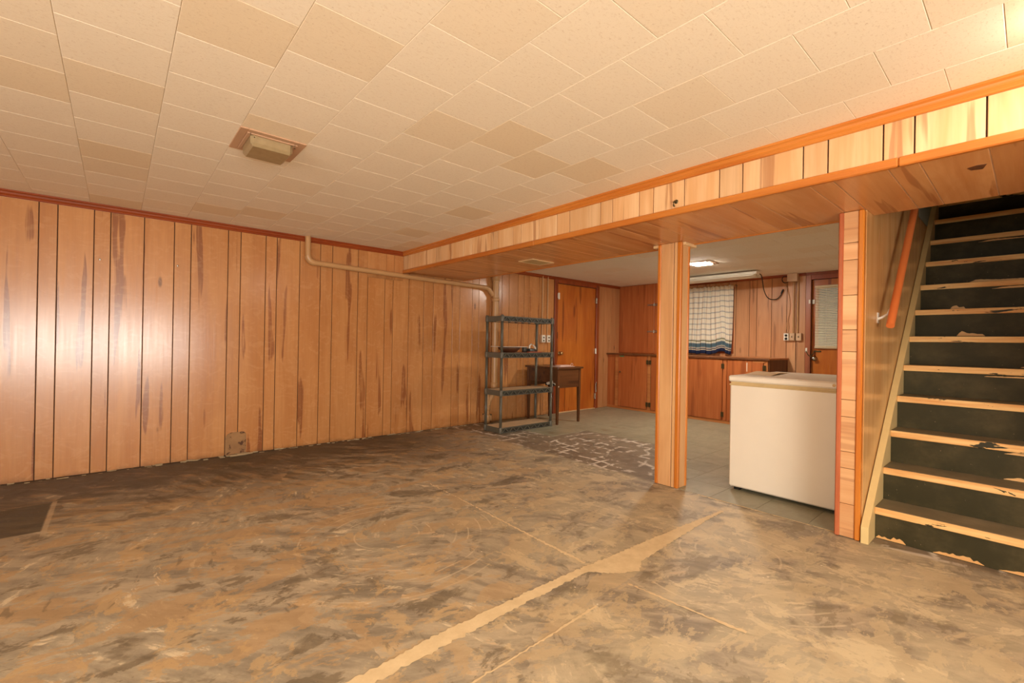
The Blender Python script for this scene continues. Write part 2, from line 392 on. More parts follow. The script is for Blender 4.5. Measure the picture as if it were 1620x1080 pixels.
    # lifted tiles in the far room: brown slab with whitish adhesive ridges
    inside = t.step(t.math('ADD', X, t.math('MULTIPLY', t.math('SUBTRACT', mid, .5), .25)), 3.15, 3.25)
    br = t.n('ShaderNodeTexBrick'); t.l(t.vadd(v, t.vscale(wc, .5)), br.inputs['Vector'])
    br.inputs['Scale'].default_value = 3.28; br.inputs['Mortar Size'].default_value = .085; br.inputs['Mortar Smooth'].default_value = .8
    br.inputs['Brick Width'].default_value = .5; br.inputs['Row Height'].default_value = .5; br.offset = 0
    wl = t.math('MULTIPLY', br.outputs['Fac'], t.step(t.noise(v, 4, 5, .75, .6), .47, .57))
    slab = t.ramp(t.noise(wv, 6, 5, .6), [(.3, lin((119, 104, 85))), (.7, lin((152, 135, 112)))])
    slab = t.mix(t.math('MULTIPLY', wl, .9), slab, lin((230, 219, 202)))
    c = t.mix(inside, c, slab)
    c = t.mix(t.math('MULTIPLY', t.step(fine, .62, .8), .18), c, lin((232, 217, 186)))
    c = t.mix(t.math('MULTIPLY', t.step(fine, .4, .25), .2), c, lin((97, 87, 69)))
    sp = t.n('ShaderNodeTexVoronoi'); t.l(v, sp.inputs['Vector']); sp.inputs['Scale'].default_value = 9; sp.inputs['Randomness'].default_value = 1
    spk = t.math('MULTIPLY', t.step(sp.outputs['Distance'], .055, .03), t.step(t.sep(sp.outputs['Color'])[0], .6, .62))
    c = t.mix(t.math('MULTIPLY', spk, .7), c, lin((244, 233, 208)))
    t.bump(t.noise(v, 22, 3, .75), .22, .005)
    return t.fin(c, t.math('ADD', t.math('MULTIPLY', s2, .3), .40), 0, .4)
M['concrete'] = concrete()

def filler_mat():
    t = NT('cream_joint_filler'); v = t.tc.outputs['Object']
    n = t.noise(v, 14, 5, .65)
    return t.fin(t.ramp(n, [(.3, lin((216, 192, 150))), (.7, lin((232, 210, 168)))]), .7, 0, .3)
M['filler'] = filler_mat()

def stair_paint(name, c, worn, axis_z=True, lo=.70, hi=.74, dust=.3):
    """dark paint worn through to bare wood in ragged patches of their own shape"""
    t = NT(name); r = t.rnd(); v = t.tc.outputs['Object']
    off = t.n('ShaderNodeCombineXYZ'); t.l(t.math('MULTIPLY', r, 37.0), off.inputs[1]); v = t.vadd(v, off.outputs[0])
    n = t.noise(t.mapping(v, (6, 3.2, 9)), 1, 5, .6, .4); d = t.noise(t.mapping(v, (5, 4, 5)), 1, 5, .65)
    k = lin(c)
    col = t.mix(t.math('MULTIPLY', t.step(d, .4, .75), dust), k, lin((150, 136, 108) if name.startswith('grey') else (126, 108, 70)))
    sp = t.noise(v, 60, 2, .6)
    col = t.mix(t.math('MULTIPLY', t.step(sp, .72, .78), .5), col, lin((176, 150, 110)))
    col = t.mix(t.step(n, lo, hi), col, lin(worn))
    return t.fin(col, .6, 0, .25)
M['tread'] = stair_paint('grey_worn_tread_paint', (124, 114, 90), (226, 180, 116), lo=.72, hi=.74, dust=.8)
M['riser'] = stair_paint('black_green_riser_paint', (54, 49, 26), (222, 176, 110), lo=.76, hi=.78, dust=.25)
def nosing():
    t = NT('bare_wood_nosing_with_paint_remains'); r = t.rnd(); v = t.tc.outputs['Object']
    off = t.n('ShaderNodeCombineXYZ'); t.l(t.math('MULTIPLY', r, 61.0), off.inputs[1]); v = t.vadd(v, off.outputs[0])
    g = t.noise(t.mapping(v, (40, 2.5, 40)), 1, 4, .6); n = t.noise(t.mapping(v, (3, 4, 14)), 1, 5, .6, .5)
    c = t.ramp(g, [(.3, lin((216, 150, 84))), (.55, lin((236, 190, 124))), (.75, lin((244, 208, 146)))])
    c = t.mix(t.step(n, .60, .615), c, lin((52, 48, 30)))
    return t.fin(c, .55, 0, .3)
M['nosing'] = nosing()

def plate_mat():
    t = NT('rust_stained_cover_plate'); v = t.tc.outputs['Object']
    n = t.noise(v, 16, 6, .7, .6); n2 = t.noise(v, 7, 3)
    c = t.ramp(n2, [(.3, lin((138, 100, 62))), (.7, lin((166, 124, 78)))])
    c = t.mix(t.step(n, .54, .6), c, lin((84, 48, 22)))
    return t.fin(c, .7)
M['plate'] = plate_mat()

def curtain_mat():
    t = NT('blue_and_white_plaid_curtain'); uv = t.sep(t.tc.outputs['UV']); U, V = uv[0], uv[1]     # metres
    hem = V
    def band(a, b, soft=.003): return t.math('MULTIPLY', t.step(hem, a - soft, a + soft), t.step(hem, b + soft, b - soft))
    per = t.math('PINGPONG', hem, .0425)
    h1 = t.step(per, .036, .039); h2 = t.math('MULTIPLY', t.step(per, .027, .029), t.step(per, .033, .031))
    pu = t.math('PINGPONG', U, .05); v1 = t.step(pu, .044, .047)
    c = lin((236, 230, 212))
    c = t.mix(t.math('MULTIPLY', v1, .35), c, lin((150, 160, 160)))
    c = t.mix(t.math('MULTIPLY', h1, .75), c, lin((104, 122, 138)))
    c = t.mix(t.math('MULTIPLY', h2, .45), c, lin((150, 168, 176)))
    c = t.mix(t.step(hem, .215, .21), c, lin((226, 224, 206)))
    c = t.mix(band(.195, .208), c, lin((96, 100, 46)))
    c = t.mix(band(.10, .165, .012), c, lin((84, 110, 124)))
    c = t.mix(t.step(hem, .10, .095), c, lin((44, 56, 90)))
    c = t.mix(band(.083, .093), c, lin((224, 212, 180)))
    c = t.mix(band(.056, .068), c, lin((224, 212, 180)))
    return t.fin(c, .9, 0, .2)
M['curtain'] = curtain_mat()
def glass():
    t = NT('window_glass'); t.fin(lin((200, 214, 214)), .06); t.b.inputs['Transmission Weight'].default_value = .8
    return t.m
M['glass'] = glass()

# ------------------------------------------------------------------ floor
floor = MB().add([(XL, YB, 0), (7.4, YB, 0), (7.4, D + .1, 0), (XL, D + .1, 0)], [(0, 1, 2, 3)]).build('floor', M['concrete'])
tag(floor, 'stripped concrete basement floor smeared with tan adhesive', 'floor', kind='structure')
_mesh = {}
def shared_tile(key, sx, sy, z0, z1, bev, mat, up):
    """slab whose visible face (top if up, bottom if not) has a small chamfer; origin at its centre"""
    k = (key, round(sx, 4), round(sy, 4))
    if k not in _mesh:
        b = MB(); a, c = sx / 2, sy / 2
        def ring(i, z): return [(-a + i, -c + i, z), (a - i, -c + i, z), (a - i, c - i, z), (-a + i, c - i, z)]
        vis, back = (z1, z0) if up else (z0, z1)
        mid = vis - bev if up else vis + bev
        vs = ring(0, back) + ring(0, mid) + ring(bev, vis)
        fs = [(i, (i + 1) % 4, 4 + (i + 1) % 4, 4 + i) for i in range(4)] + [(4 + i, 4 + (i + 1) % 4, 8 + (i + 1) % 4, 8 + i) for i in range(4)] + [(8, 9, 10, 11)]
        me = bpy.data.meshes.new(key); me.from_pydata(vs, [], fs)
        bm = bmesh.new(); bm.from_mesh(me); bmesh.ops.recalc_face_normals(bm, faces=bm.faces[:])
        ff = max(bm.faces, key=lambda f: f.calc_center_median().z * (1 if up else -1))
        if (ff.normal.z > 0) != up: bmesh.ops.reverse_faces(bm, faces=bm.faces[:])
        bm.to_mesh(me); bm.free()
        me.materials.append(mat); _mesh[k] = me
    return _mesh[k]
missing = set()
T = .3048
for i in range(-2, 12):
    for j in range(-4, 10):
        x0, y0 = 3.81 + i * T, 1.81 + j * T
        x1, y1 = min(x0 + T, 7.05), min(y0 + T, D - .005)
        y0c = max(y0, SWB + .004)
        if x1 - x0 < .05 or y1 - y0c < .03: continue
        cx, cy = (x0 + x1) / 2, (y0 + y1) / 2
        # tiles that have been lifted
        if 3.1 < cx < 4.3 and 2.12 < cy < 3.65 and not (cx > 4.0 and cy < 2.5): continue
        if cx < 3.75 and (cy > 3.6 or (cx < 3.4 and cy > 1.95)): continue
        me = shared_tile('floor_tile', x1 - x0 - .0018, y1 - y0c - .0018, 0.0, .003, .0008, M['vinyl'], True)
        o = link('floor_tile', me, None, floor, ((x0 + x1) / 2 + random.uniform(-.0006, .0006), (y0c + y1) / 2, 0))
# cream filler in the sawn joints
def strip(name, pts, jit, parent, z=.0015, mat='filler'):
    """pts: (x, y_low, y_high) along the joint; ragged edges"""
    rr = random.Random(len(pts) * 13 + int(jit * 1e4)); lo, hi = [], []
    for a, b in zip(pts[:-1], pts[1:]):
        n = max(2, int(math.hypot(b[0] - a[0], b[1] - a[1]) / .012))
        for k in range(n):
            u = k / n; x = a[0] + (b[0] - a[0]) * u
            lo.append((x, a[1] + (b[1] - a[1]) * u + rr.gauss(0, jit), z)); hi.append((x, a[2] + (b[2] - a[2]) * u + rr.gauss(0, jit), z))
    n = len(lo)
    return MB().add(lo + hi, [(k, k + 1, n + k + 1, n + k) for k in range(n - 1)]).build(name, M[mat], parent)
strip('joint_filler', [(.3, 1.35, 1.42), (.58, 1.348, 1.412), (.93, 1.362, 1.43), (1.4, 1.372, 1.428), (1.70, 1.375, 1.42), (1.74, 1.325, 1.415), (1.80, 1.27, 1.41), (1.90, 1.225, 1.405),
                       (1.98, 1.27, 1.40), (2.2, 1.285, 1.39), (2.45, 1.30, 1.375), (2.75, 1.315, 1.355), (3.02, 1.318, 1.335)], .0035, floor)
strip('joint_filler', [(.62, 1.152, 1.158), (1.0, 1.153, 1.160), (1.35, 1.160, 1.170), (1.52, 1.166, 1.178)], .0022, floor)
def strip_y(name, pts, jit, parent):
    o = strip(name, [(y, a, b) for y, a, b in pts], jit, parent)
    for v in o.data.vertices: v.co.x, v.co.y = v.co.y, v.co.x
    o.data.flip_normals(); return o
strip_y('joint_filler', [(1.44, 1.742, 1.762), (1.7, 1.752, 1.768), (2.1, 1.768, 1.778), (2.6, 1.79, 1.796), (3.0, 1.80, 1.806)], .0035, floor)
strip_y('joint_filler', [(.70, 1.80, 1.816), (.9, 1.778, 1.79), (1.2, 1.752, 1.760)], .003, floor)
strip_y('joint_filler', [(.76, 3.19, 3.205), (1.2, 3.19, 3.215), (1.6, 3.188, 3.205)], .004, floor)

# ------------------------------------------------------------------ ceilings
ceiling = MB().box(XL, BX0 + .05, YB, D, H + .012, H + .05).build('ceiling', M['tile_back'])
tag(ceiling, 'low ceiling of square cream fibre tiles in staggered rows', 'ceiling', kind='structure')
W, S = .30397, .30563
CX0 = -.16825
LAMP_A = (.4375, .7435, 2.528, 2.838)
LAMP_B = (1.960, 2.263, -.340, -.035)
def ceil_tile(x0, x1, y0, y1, h, mat, key, parent):
    if x1 - x0 < .02 or y1 - y0 < .02: return
    me = shared_tile(key, x1 - x0 - .0008, y1 - y0 - .0008, 0, .0118, .0017, mat, False)
    return link('ceiling_tile', me, None, parent, ((x0 + x1) / 2, (y0 + y1) / 2, h))
for i in range(-7, 9):
    x0 = CX0 + i * W; x1 = min(x0 + W, BX0)
    ph = .068 if i % 2 else .224
    for j in range(-8, 17):
        y0, y1 = ph + j * S, ph + (j + 1) * S
        y1 = min(y1, D); y0 = max(y0, YB)
        if x0 < -1.3 and y0 < 2.2 or y0 < -1.0: continue       # far behind the lens
        cut = [(y0, y1)]
        for L in (LAMP_A, LAMP_B):
            if abs((x0 + x1) / 2 - (L[0] + L[1]) / 2) < .1:
                nc = []
                for a, b in cut:
                    if b <= L[2] or a >= L[3]: nc.append((a, b)); continue
                    if a < L[2]: nc.append((a, L[2]))
                    if b > L[3]: nc.append((L[3], b))
                cut = nc
        for a, b in cut: ceil_tile(x0, x1, a, b, H, M['tile'], 'ceiling_tile', ceiling)
ceiling_back = MB().box(BX1 - .05, 7.4, SWB, D, HB + .012, HB + .05).build('ceiling_back', M['tile_back'])
tag(ceiling_back, 'greyish tiled ceiling of the far room beyond the beam', 'ceiling', kind='structure')
LAMP_C = (5.262, 5.566, 2.548, 2.853)
for i in range(0, 13):
    x0 = 3.4332 + i * .3048; x0 = 5.262 + (i - 6) * .3048; x1 = min(x0 + .3048, XB)
    for j in range(-7, 9):
        y0 = 2.548 + j * .3048 + (.1524 if i % 2 else 0); y1 = min(y0 + .3048, D); y0 = max(y0, SWB)
        if i == 6 and j == 0: continue
        ceil_tile(max(x0, BX1), x1, y0, y1, HB, M['tile_far'], 'ceiling_tile_far', ceiling_back)

# ------------------------------------------------------------------ walls
def planks(parent, cuts, z0, z1, axis, face, depth, mat, side, gap=.0030, bev=.0012, skip=()):
    """upright boards between groove positions; side = direction of the visible face along the other axis"""
    out = []
    for a, b in zip(cuts[:-1], cuts[1:]):
        if any(abs((a + b) / 2 - q) < .02 for q in skip): continue
        lo, hi = sorted((face, face - side * depth))
        bb = (a + gap, b - gap, lo, hi, z0, z1) if axis == 'X' else (lo, hi, a + gap, b - gap, z0, z1)
        out.append(box('plank', bb, mat, parent, bev))
    return out
wall_left = box('wall_left', (XL, 5.02, D + .008, D + .1, 0, H + .05), M['groove'])
tag(wall_left, 'long birch panelled wall with upright grooves and dark streaks', 'wall', kind='structure')
GA = [-2.6, -2.39, -2.28, -2.08, -1.97, -1.77, -1.66, -1.46, -1.255, -1.155, -.955, -.852, -.65, -.445, -.346, -.144, -.047, .160, .360, .478, .755, .855, 1.064, 1.161, 1.370, 1.569, 1.692, 1.967, 2.078, 2.279,
      2.379, 2.580, 2.779, 2.912, 3.191, 3.305, 3.500, 3.607, 3.80, 4.001, 4.129, 4.298, 4.413, 4.514, 4.718, 4.83, 5.035]
planks(wall_left, GA, .004, H, 'X', D, .02, M['panel'], -1)
wall_end_a = box('wall_left_far', (6.12, 7.4, D + .008, D + .1, 0, H + .05), M['groove'])
tag(wall_end_a, 'narrow knotty pine wall between the orange door and cabinets', 'wall', kind='structure')
planks(wall_end_a, [6.125, 6.278, 6.474, 6.60, 6.745, 6.95, 7.06], .004, HB, 'X', D, .02, M['pine'], -1)
over = box('wall_over_door', (5.0, 6.14, D + .008, D + .1, 2.0, H + .05), M['groove']); over['kind'] = 'structure'
tag(over, 'short wall strip above the orange slab door', 'wall', kind='structure')
# nailed-on patch of panelling under the crown moulding
patch = thing('panel_patch', 'short panel offcut nailed over the wall top beside the beam', 'panel', (2.27, D - .007, 1.77))
for a, b in ((2.070, 2.285), (2.289, 2.385), (2.389, 2.497)):
    box('board', (a, b, D - .0065, D - .0002, 1.768 + random.uniform(-.004, .01), 2.055), M['panel'], patch, .0015)
# loose crumbs of plaster along the skirting line
rr = random.Random(4)
deb = MB()
for k in range(120):
    x = rr.uniform(-.75, 3.4); s = rr.uniform(.004, .016); y = D - .005 - rr.random() ** 2 * .05
    deb.box(x - s * 1.6, x + s * 1.6, y - s * .5, y + s * .3, 0, s * rr.uniform(.3, .9), s * .2)
for k in range(26):
    x = rr.gauss(.85, .06); s = rr.uniform(.008, .018); y = D - .02 - rr.random() * .03
    deb.box(x - s * 1.6, x + s * 1.6, y - s, y + s * .6, 0, s * rr.uniform(.4, 1.1), s * .25)
d = deb.build('plaster_crumbs', M['debris']); tag(d, 'pale plaster crumbs scattered along the foot of the panelled wall', 'debris', kind='stuff')

# wall B of the far room (door opening at its right end)
DYL, DYR, DXD = 1.978, 1.165, 7.10
wall_back = MB().box(XB + .008, 7.4, DYL, D + .1, 0, HB + .05).box(XB + .008, 7.4, SWB, DYR, 0, HB + .05).box(XB + .008, 7.4, DYR, DYL, 2.0, HB + .05).build('wall_back', M['groove'])
tag(wall_back, 'panelled end wall of the far room with curtain and door', 'wall', kind='structure')
GB = [2.038, 2.153, 2.268, 2.464, 2.665, 2.765, 2.962, 3.07, 3.27, 3.37, 3.57, 3.77, 3.87, 4.07, 4.27, 4.47, 4.67, D]
WIN = (3.03, 3.92, 1.0, 1.95)
for a, b in zip(GB[:-1], GB[1:]):
    if a >= 3.05 and b <= 3.9:
        box('plank', (XB, XB + .02, a + .003, b - .003, .004, WIN[2] - .03), M['panel_far'], wall_back, .0015)
        box('plank', (XB, XB + .02, a + .003, b - .003, WIN[3] + .03, HB), M['panel_far'], wall_back, .0015)
    else:
        box('plank', (XB, XB + .02, a + .003, b - .003, .004, HB), M['panel_far'], wall_back, .0015)
planks(wall_back, [SWB, .9, 1.1, DYR - .01], .004, HB, 'Y', XB, .02, M['panel_far'], -1)
# enclosure behind the camera: rear and end walls opened for the added fill lights, right wall
PD = (-2.1, 1.1, .45, 1.41)
wall_rear = MB().box(XL, PD[0], YB - .1, YB, 0, H + .05).box(PD[1], 3.3, YB - .1, YB, 0, H + .05).box(PD[0], PD[1], YB - .1, YB, PD[3], H + .05).box(PD[0], PD[1], YB - .1, YB, 0, PD[2]).build('wall_rear', M['plaster'])
tag(wall_rear, 'plain wall behind the camera with an assumed long opening for the fill light', 'wall', kind='structure')
wall_end = MB().box(XL - .1, XL, YB, -.5, 0, H + .05).box(XL - .1, XL, 1.7, D + .1, 0, H + .05).box(XL - .1, XL, -.5, 1.7, 0, .85).box(XL - .1, XL, -.5, 1.7, 1.85, H + .05).build('wall_end', M['plaster'])
tag(wall_end, 'plain end wall left of the camera with an opening added for the fill light', 'wall', kind='structure')
wall_right = box('wall_right', (3.14, 3.35, YB - .1, -.38, 0, SOF), M['plaster'])
tag(wall_right, 'short wall right of the staircase', 'wall', kind='structure')

# crown mouldings (profiled)
def crown(name, axis, a0, a1, wx, wz, side, mat, label, h=.05, dpt=.03):
    """runs along axis; sits in the angle of ceiling height wz and wall position wx; side = room direction"""
    pr = [(0, 0), (dpt, 0), (dpt, -.010), (dpt * .72, -.016), (dpt * .62, -.024), (dpt * .62, -.030), (dpt * .36, -.040), (dpt * .36, -h + .004), (dpt * .2, -h), (0, -h)]
    poly = [(wx + side * p, wz + q) for p, q in pr]
    b = MB()
    if axis == 'X': b.prism(poly, 'X', a0, a1)
    else: b.prism(poly, 'Y', a0, a1)
    o = b.build(name, mat); tag(o, label, 'moulding', kind='structure'); return o
crown('trim_1', 'X', XL, BX0 - .01, D, H, -1, M['trim_dim_x'], 'dim-toned orange crown moulding along the long panelled wall')
crown('trim_2', 'Y', YB, D, BX0, H, -1, M['trim_or_y'], 'varnished crown moulding along the top of the beam')
crown('trim_3', 'X', BX1 + .02, 6.69, D, HB, -1, M['trim_dim_x'], 'dim-toned orange crown moulding over the orange slab door', .045)
crown('trim_4', 'Y', 2.04, D, XB, HB, -1, M['trim_dim'], 'dim-toned orange moulding above the curtained wall', .035, .02)

# ------------------------------------------------------------------ beam (boxed bulkhead)
beam = box('beam', (BX0 + .012, BX1, YB, D, SOF + .012, H + .06), M['groove'])
tag(beam, 'boxed ceiling beam clad in birch boards with orange edge strips', 'beam', kind='structure')
GF = [YB, -1.9, -1.7, -1.49, -1.28, -1.08, -.88, -.67, -.57, -.37, -.08, .126, .335, .438, .642, .744, 1.027, 1.151, 1.357, 1.561, 1.663, 1.870, 1.971, 2.254, 2.382, 2.576, 2.788, 2.890, 3.093, 3.193, 3.479, 3.601, 3.811, 4.019, 4.119, 4.326, 4.430, 4.699, D]
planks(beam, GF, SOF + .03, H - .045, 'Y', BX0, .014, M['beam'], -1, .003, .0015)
GS = [YB, -1.9, -1.49, -1.08, -.67, -.37, -.08, .120, .322, .425, .626, .722, .995, 1.119, 1.33, 1.54, 1.64, 1.85, 1.95, 2.235, 2.36, 2.56, 2.77, 2.87, 3.08, 3.18, 3.46, 3.58, 3.79, 4.0, 4.1, 4.31, 4.41, 4.68, D]
for a, b in zip(GS[:-1], GS[1:]):
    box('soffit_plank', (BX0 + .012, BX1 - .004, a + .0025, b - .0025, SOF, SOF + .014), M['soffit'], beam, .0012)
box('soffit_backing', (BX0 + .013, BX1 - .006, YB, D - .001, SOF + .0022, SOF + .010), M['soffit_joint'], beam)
box('edge_strip', (BX0 - .014, BX0 + .014, YB, .385, SOF - .006, SOF + .034), M['trim_or_y'], beam, .005)
box('edge_strip', (BX0 - .014, BX0 + .014, .386, 2.62, SOF - .006, SOF + .034), M['trim_or_y'], beam, .005)
box('edge_strip', (BX0 - .014, BX0 + .014, 2.621, D - .002, SOF - .006, SOF + .034), M['trim_or_y'], beam, .005)
box('back_strip', (BX1 - .006, BX1 + .016, SWB, D - .002, SOF - .006, SOF + .03), M['trim_or_y'], beam, .004)
box('back_face', (BX1, BX1 + .012, SWB, D - .002, SOF + .03, HB + .04), M['beam'], beam)
MB().prism([(2.735, .135), (2.80, .150), (2.79, .185), (2.745, .195), (2.728, .165)], 'Z', SOF - .0012, SOF - .0001).build('knot', M['cab_dark'], beam)
# register set into the soffit
reg = thing('vent_register', 'small tan vent register set in the beam underside', 'vent', (3.04, 3.16, SOF))
box('frame', (2.90, 2.925, 3.06, 3.26, SOF - .008, SOF - .0005), M['cream_block'], reg, .002)
box('frame', (3.165, 3.19, 3.06, 3.26, SOF - .008, SOF - .0005), M['cream_block'], reg, .002)
box('frame', (2.925, 3.165, 3.06, 3.078, SOF - .008, SOF - .0005), M['cream_block'], reg, .002)
box('frame', (2.925, 3.165, 3.242, 3.26, SOF - .008, SOF - .0005), M['cream_block'], reg, .002)
for k in range(9):
    y = 3.084 + k * .0178
    MB().add([(2.926, y, SOF - .001), (3.164, y, SOF - .001), (3.164, y + .014, SOF - .007), (2.926, y + .014, SOF - .007), (2.926, y, SOF), (3.164, y, SOF), (3.164, y + .014, SOF - .006), (2.926, y + .014, SOF - .006)],
             [(0, 1, 2, 3), (4, 7, 6, 5), (0, 4, 5, 1), (2, 6, 7, 3), (1, 5, 6, 2), (0, 3, 7, 4)]).build('louvre', M['vent'], reg)
hk = MB().tube([(BX0, 1.406, 1.935), (BX0 - .018, 1.406, 1.935), (BX0 - .03, 1.406, 1.925), (BX0 - .032, 1.406, 1.91), (BX0 - .022, 1.406, 1.902)], .005, 8)
hk.lathe((BX0 - .003, 1.406, 1.935), [(.012, 0), (.012, .003)], 'X', 12)
tag(hk.build('wall_hook', M['bronze']), 'small bronze hook screwed to the beam face', 'hook')

# ------------------------------------------------------------------ column
colm = thing('column', 'square birch clad column with orange corner strips', 'column', (3.255, 1.84, 0), kind='structure')
cx0, cx1, cy0, cy1 = 3.190, 3.322, 1.745, 1.935
box('core', (cx0 + .012, cx1 - .012, cy0 + .012, cy1 - .012, .002, SOF), M['groove'], colm)
box('face_board', (cx0 + .002, cx0 + .014, cy0 + .062, cy1 - .024, .003, SOF - .001), M['block'], colm, .002).data.materials.clear()
def setmat(o, m): o.data.materials.clear(); o.data.materials.append(m); return o
COLW = M['colwood']
for o in colm.children:
    if o.name.startswith('face_board'): setmat(o, COLW)
box('face_board', (cx0 + .003, cx0 + .014, cy0 + .030, cy0 + .056, .003, SOF - .001), COLW, colm, .002)
box('face_board', (cx0 + .028, cx1 - .022, cy0 + .002, cy0 + .014, .003, SOF - .001), COLW, colm, .002)
box('face_board', (cx0 + .024, cx1 - .024, cy1 - .014, cy1 - .002, .003, SOF - .001), COLW, colm, .002)
box('face_board', (cx1 - .014, cx1 - .002, cy0 + .024, cy1 - .024, .003, SOF - .001), COLW, colm, .002)
box('corner_strip', (cx0 - .004, cx0 + .024, cy1 - .024, cy1 + .003, .002, SOF - .001), M['trim_or'], colm, .005)
box('corner_strip', (cx0 - .004, cx0 + .026, cy0 - .003, cy0 + .030, .002, SOF - .001), M['trim_or'], colm, .006)
box('corner_strip', (cx1 - .022, cx1 + .003, cy0 - .003, cy0 + .022, .002, SOF - .001), M['trim_or'], colm, .005)
box('corner_strip', (cx1 - .022, cx1 + .003, cy1 - .022, cy1 + .003, .002, SOF - .001), M['trim_or'], colm, .005)
box('cap_block', (cx0 + .024, cx1 + .065, cy0 - .020, cy0 + .03, SOF - .024, SOF - .0005), M['cream_block'], colm, .003)
box('cap_block', (cx1 + .004, cx1 + .065, cy0 + .03, cy1 + .0, SOF - .024, SOF - .0005), M['cream_block'], colm, .003)
box('cap_block', (cx0 + .004, cx0 + .05, cy1 + .002, cy1 + .050, SOF - .022, SOF - .0005), M['cream_block'], colm, .003)

# ------------------------------------------------------------------ stair wall with its post
wall_stairs = box('wall_stairs', (3.19, 7.3, SWY + .006, SWB, 0, 4.2), M['plaster'])
tag(wall_stairs, 'glossy olive-brown panelled wall beside the staircase', 'wall', kind='structure')
for a, b in ((3.1875, 3.60), (3.6025, 4.2), (4.2025, 4.92)):
    box('panel', (a, b, SWY, SWY + .006, 0.0, 4.2 if a < 4.9 else 2.16), M['stairpanel'], wall_stairs)
box('panel', (4.9225, 7.3, SWY, SWY + .006, 0, 2.16), M['stairpanel'], wall_stairs)
box('upper_plaster', (4.9225, 7.3, SWY - .001, SWY + .006, 2.165, 4.2), M['blue_wall'], wall_stairs)
post = thing('post', 'narrow post faced with stacked birch blocks beside the stairs', 'post', (3.17, .688, 0), kind='structure')
box('core', (3.160, 3.1895, .632, .742, .002, SOF - .001), M['groove'], post)
ZJ = [.004, .193, .395, .489, .688, .786, 1.061, 1.185, 1.383, 1.584, 1.682, SOF - .001]
for a, b in zip(ZJ[:-1], ZJ[1:]):
    box('block', (3.1515, 3.166, .654, .724, a + .0014, b - .0014), M['block'], post, .0015)
box('corner_strip', (3.146, 3.1885, .7235, .7475, .002, SOF - .001), M['trim_pink'], post, .005)
box('corner_strip', (3.142, 3.1885, .6265, .6545, .002, SOF - .001), M['trim_or'], post, .006)

# stairwell enclosure
wall_stair_r = box('wall_stairs_right', (3.35, 7.3, -.5, -.38, 0, 4.2), M['stairpanel'])
tag(wall_stair_r, 'panelled wall on the right side of the staircase', 'wall', kind='structure')
wall_stair_e = MB().box(6.1, 6.2, -.38, SWY, 0, 4.2).build('wall_stairs_end', M['blue_wall'])
tag(wall_stair_e, 'pale wall at the head of the staircase', 'wall', kind='structure')
ceil_st = MB().box(3.35, 6.2, -.38, SWY, 4.2, 4.25).box(3.30, 3.35, -.38, SWY, H + .06, 4.2).build('ceiling_stairs', M['plaster'])
tag(ceil_st, 'high plaster ceiling over the staircase', 'ceiling', kind='structure')

# ------------------------------------------------------------------ staircase
NX = [3.272, 3.478, 3.680, 3.872, 4.082, 4.290, 4.508, 4.742, 4.984, 5.222, 5.452, 5.68]
NZ = [.180, .372, .570, .775, .973, 1.173, 1.375, 1.583, 1.796, 2.010, 2.228, 2.43]
SY0, SY1 = -.378, .585
st = thing('staircase', 'steep wooden staircase with black paint worn to bare wood nosings', 'staircase', (3.272, .1, 0))
rng = random.Random(11)
def ragged(name, x, y0, y1, zf, zt, parent, mat, seed):
    """thin flake of bare wood on a riser: lower edge zf, ragged upper edge"""
    q = random.Random(seed); n = max(6, int((y1 - y0) / .012)); lo, hi = [], []
    env = [q.uniform(.25, 1) for _ in range(6)]
    for k in range(n + 1):
        u = k / n; e = env[int(u * 4.99)] * (1 - (u * 5 % 1)) + env[int(u * 4.99) + 1] * (u * 5 % 1)
        y = y0 + (y1 - y0) * u; hgt = (zt - zf) * e * min(1, u * 7, (1 - u) * 7) + .0015
        lo.append((x, y, zf)); hi.append((x, y, zf + hgt + q.uniform(-.0012, .0012)))
    m = len(lo)
    return MB().add(lo + hi, [(k, k + 1, m + k + 1, m + k) for k in range(m - 1)]).build(name, mat, parent)
M['bare'] = wood('bare_worn_wood', (240, 194, 128), (222, 168, 102), (190, 128, 70), 'Y', .55, .4, .05, .2)
for i in range(12):
    x, z = NX[i], NZ[i]; zp = NZ[i - 1] if i else 0.0
    xn = NX[i + 1] if i < 11 else x + .3
    box('riser', (x + .016, x + .034, SY0, SY1, zp + (.0 if i else .001), z - .040), M['riser'], st)
    box('tread', (x + .005, xn + .018, SY0, SY1, z - .040, z), M['tread'], st, .003)
    box('nosing', (x, x + .006, SY0, SY1, z - .040, z - .001), M['nosing'], st, .003)
    # flakes where the paint has come away from the riser foot
    for (k, p) in {0: [(-.36, .10), (.15, .34), (.45, .58)], 1: [(-.36, .02)], 2: [(-.05, .10)], 3: [(-.37, -.05)], 5: [(-.3, .05)], 6: [(.22, .36)], 7: [(.33, .42)], 8: [(-.1, .36)], 9: [(.0, .3)], 10: [(.12, .42)], 11: [(-.2, .40)]}.get(i, []) and [(n, q) for n, q in enumerate({0: [(-.36, .10), (.15, .34), (.45, .58)], 1: [(-.36, .02)], 2: [(-.05, .10)], 3: [(-.37, -.05)], 5: [(-.3, .05)], 6: [(.22, .36)], 7: [(.33, .42)], 8: [(-.1, .36)], 9: [(.0, .3)], 10: [(.12, .42)], 11: [(-.2, .40)]}[i])]:
        big = i in (6, 7, 8, 11)
        ragged('paint_flake', x + .0155, p[0], p[1], zp + (.004 if i == 0 else .002) + (.006 if big else 0), zp + (.028 if i == 0 else .05 if big else .022), st, M['bare'], i * 7 + k)
    if i in (2, 4, 7, 9):
        ragged('paint_flake', x + .0155, -.2, .3 - .1 * (i % 3), z - .056, z - .043, st, M['bare'], 90 + i)
sl = (NZ[10] - NZ[0]) / (NX[10] - NX[0])
def stz(x): return .092 + sl * (x - 3.134)
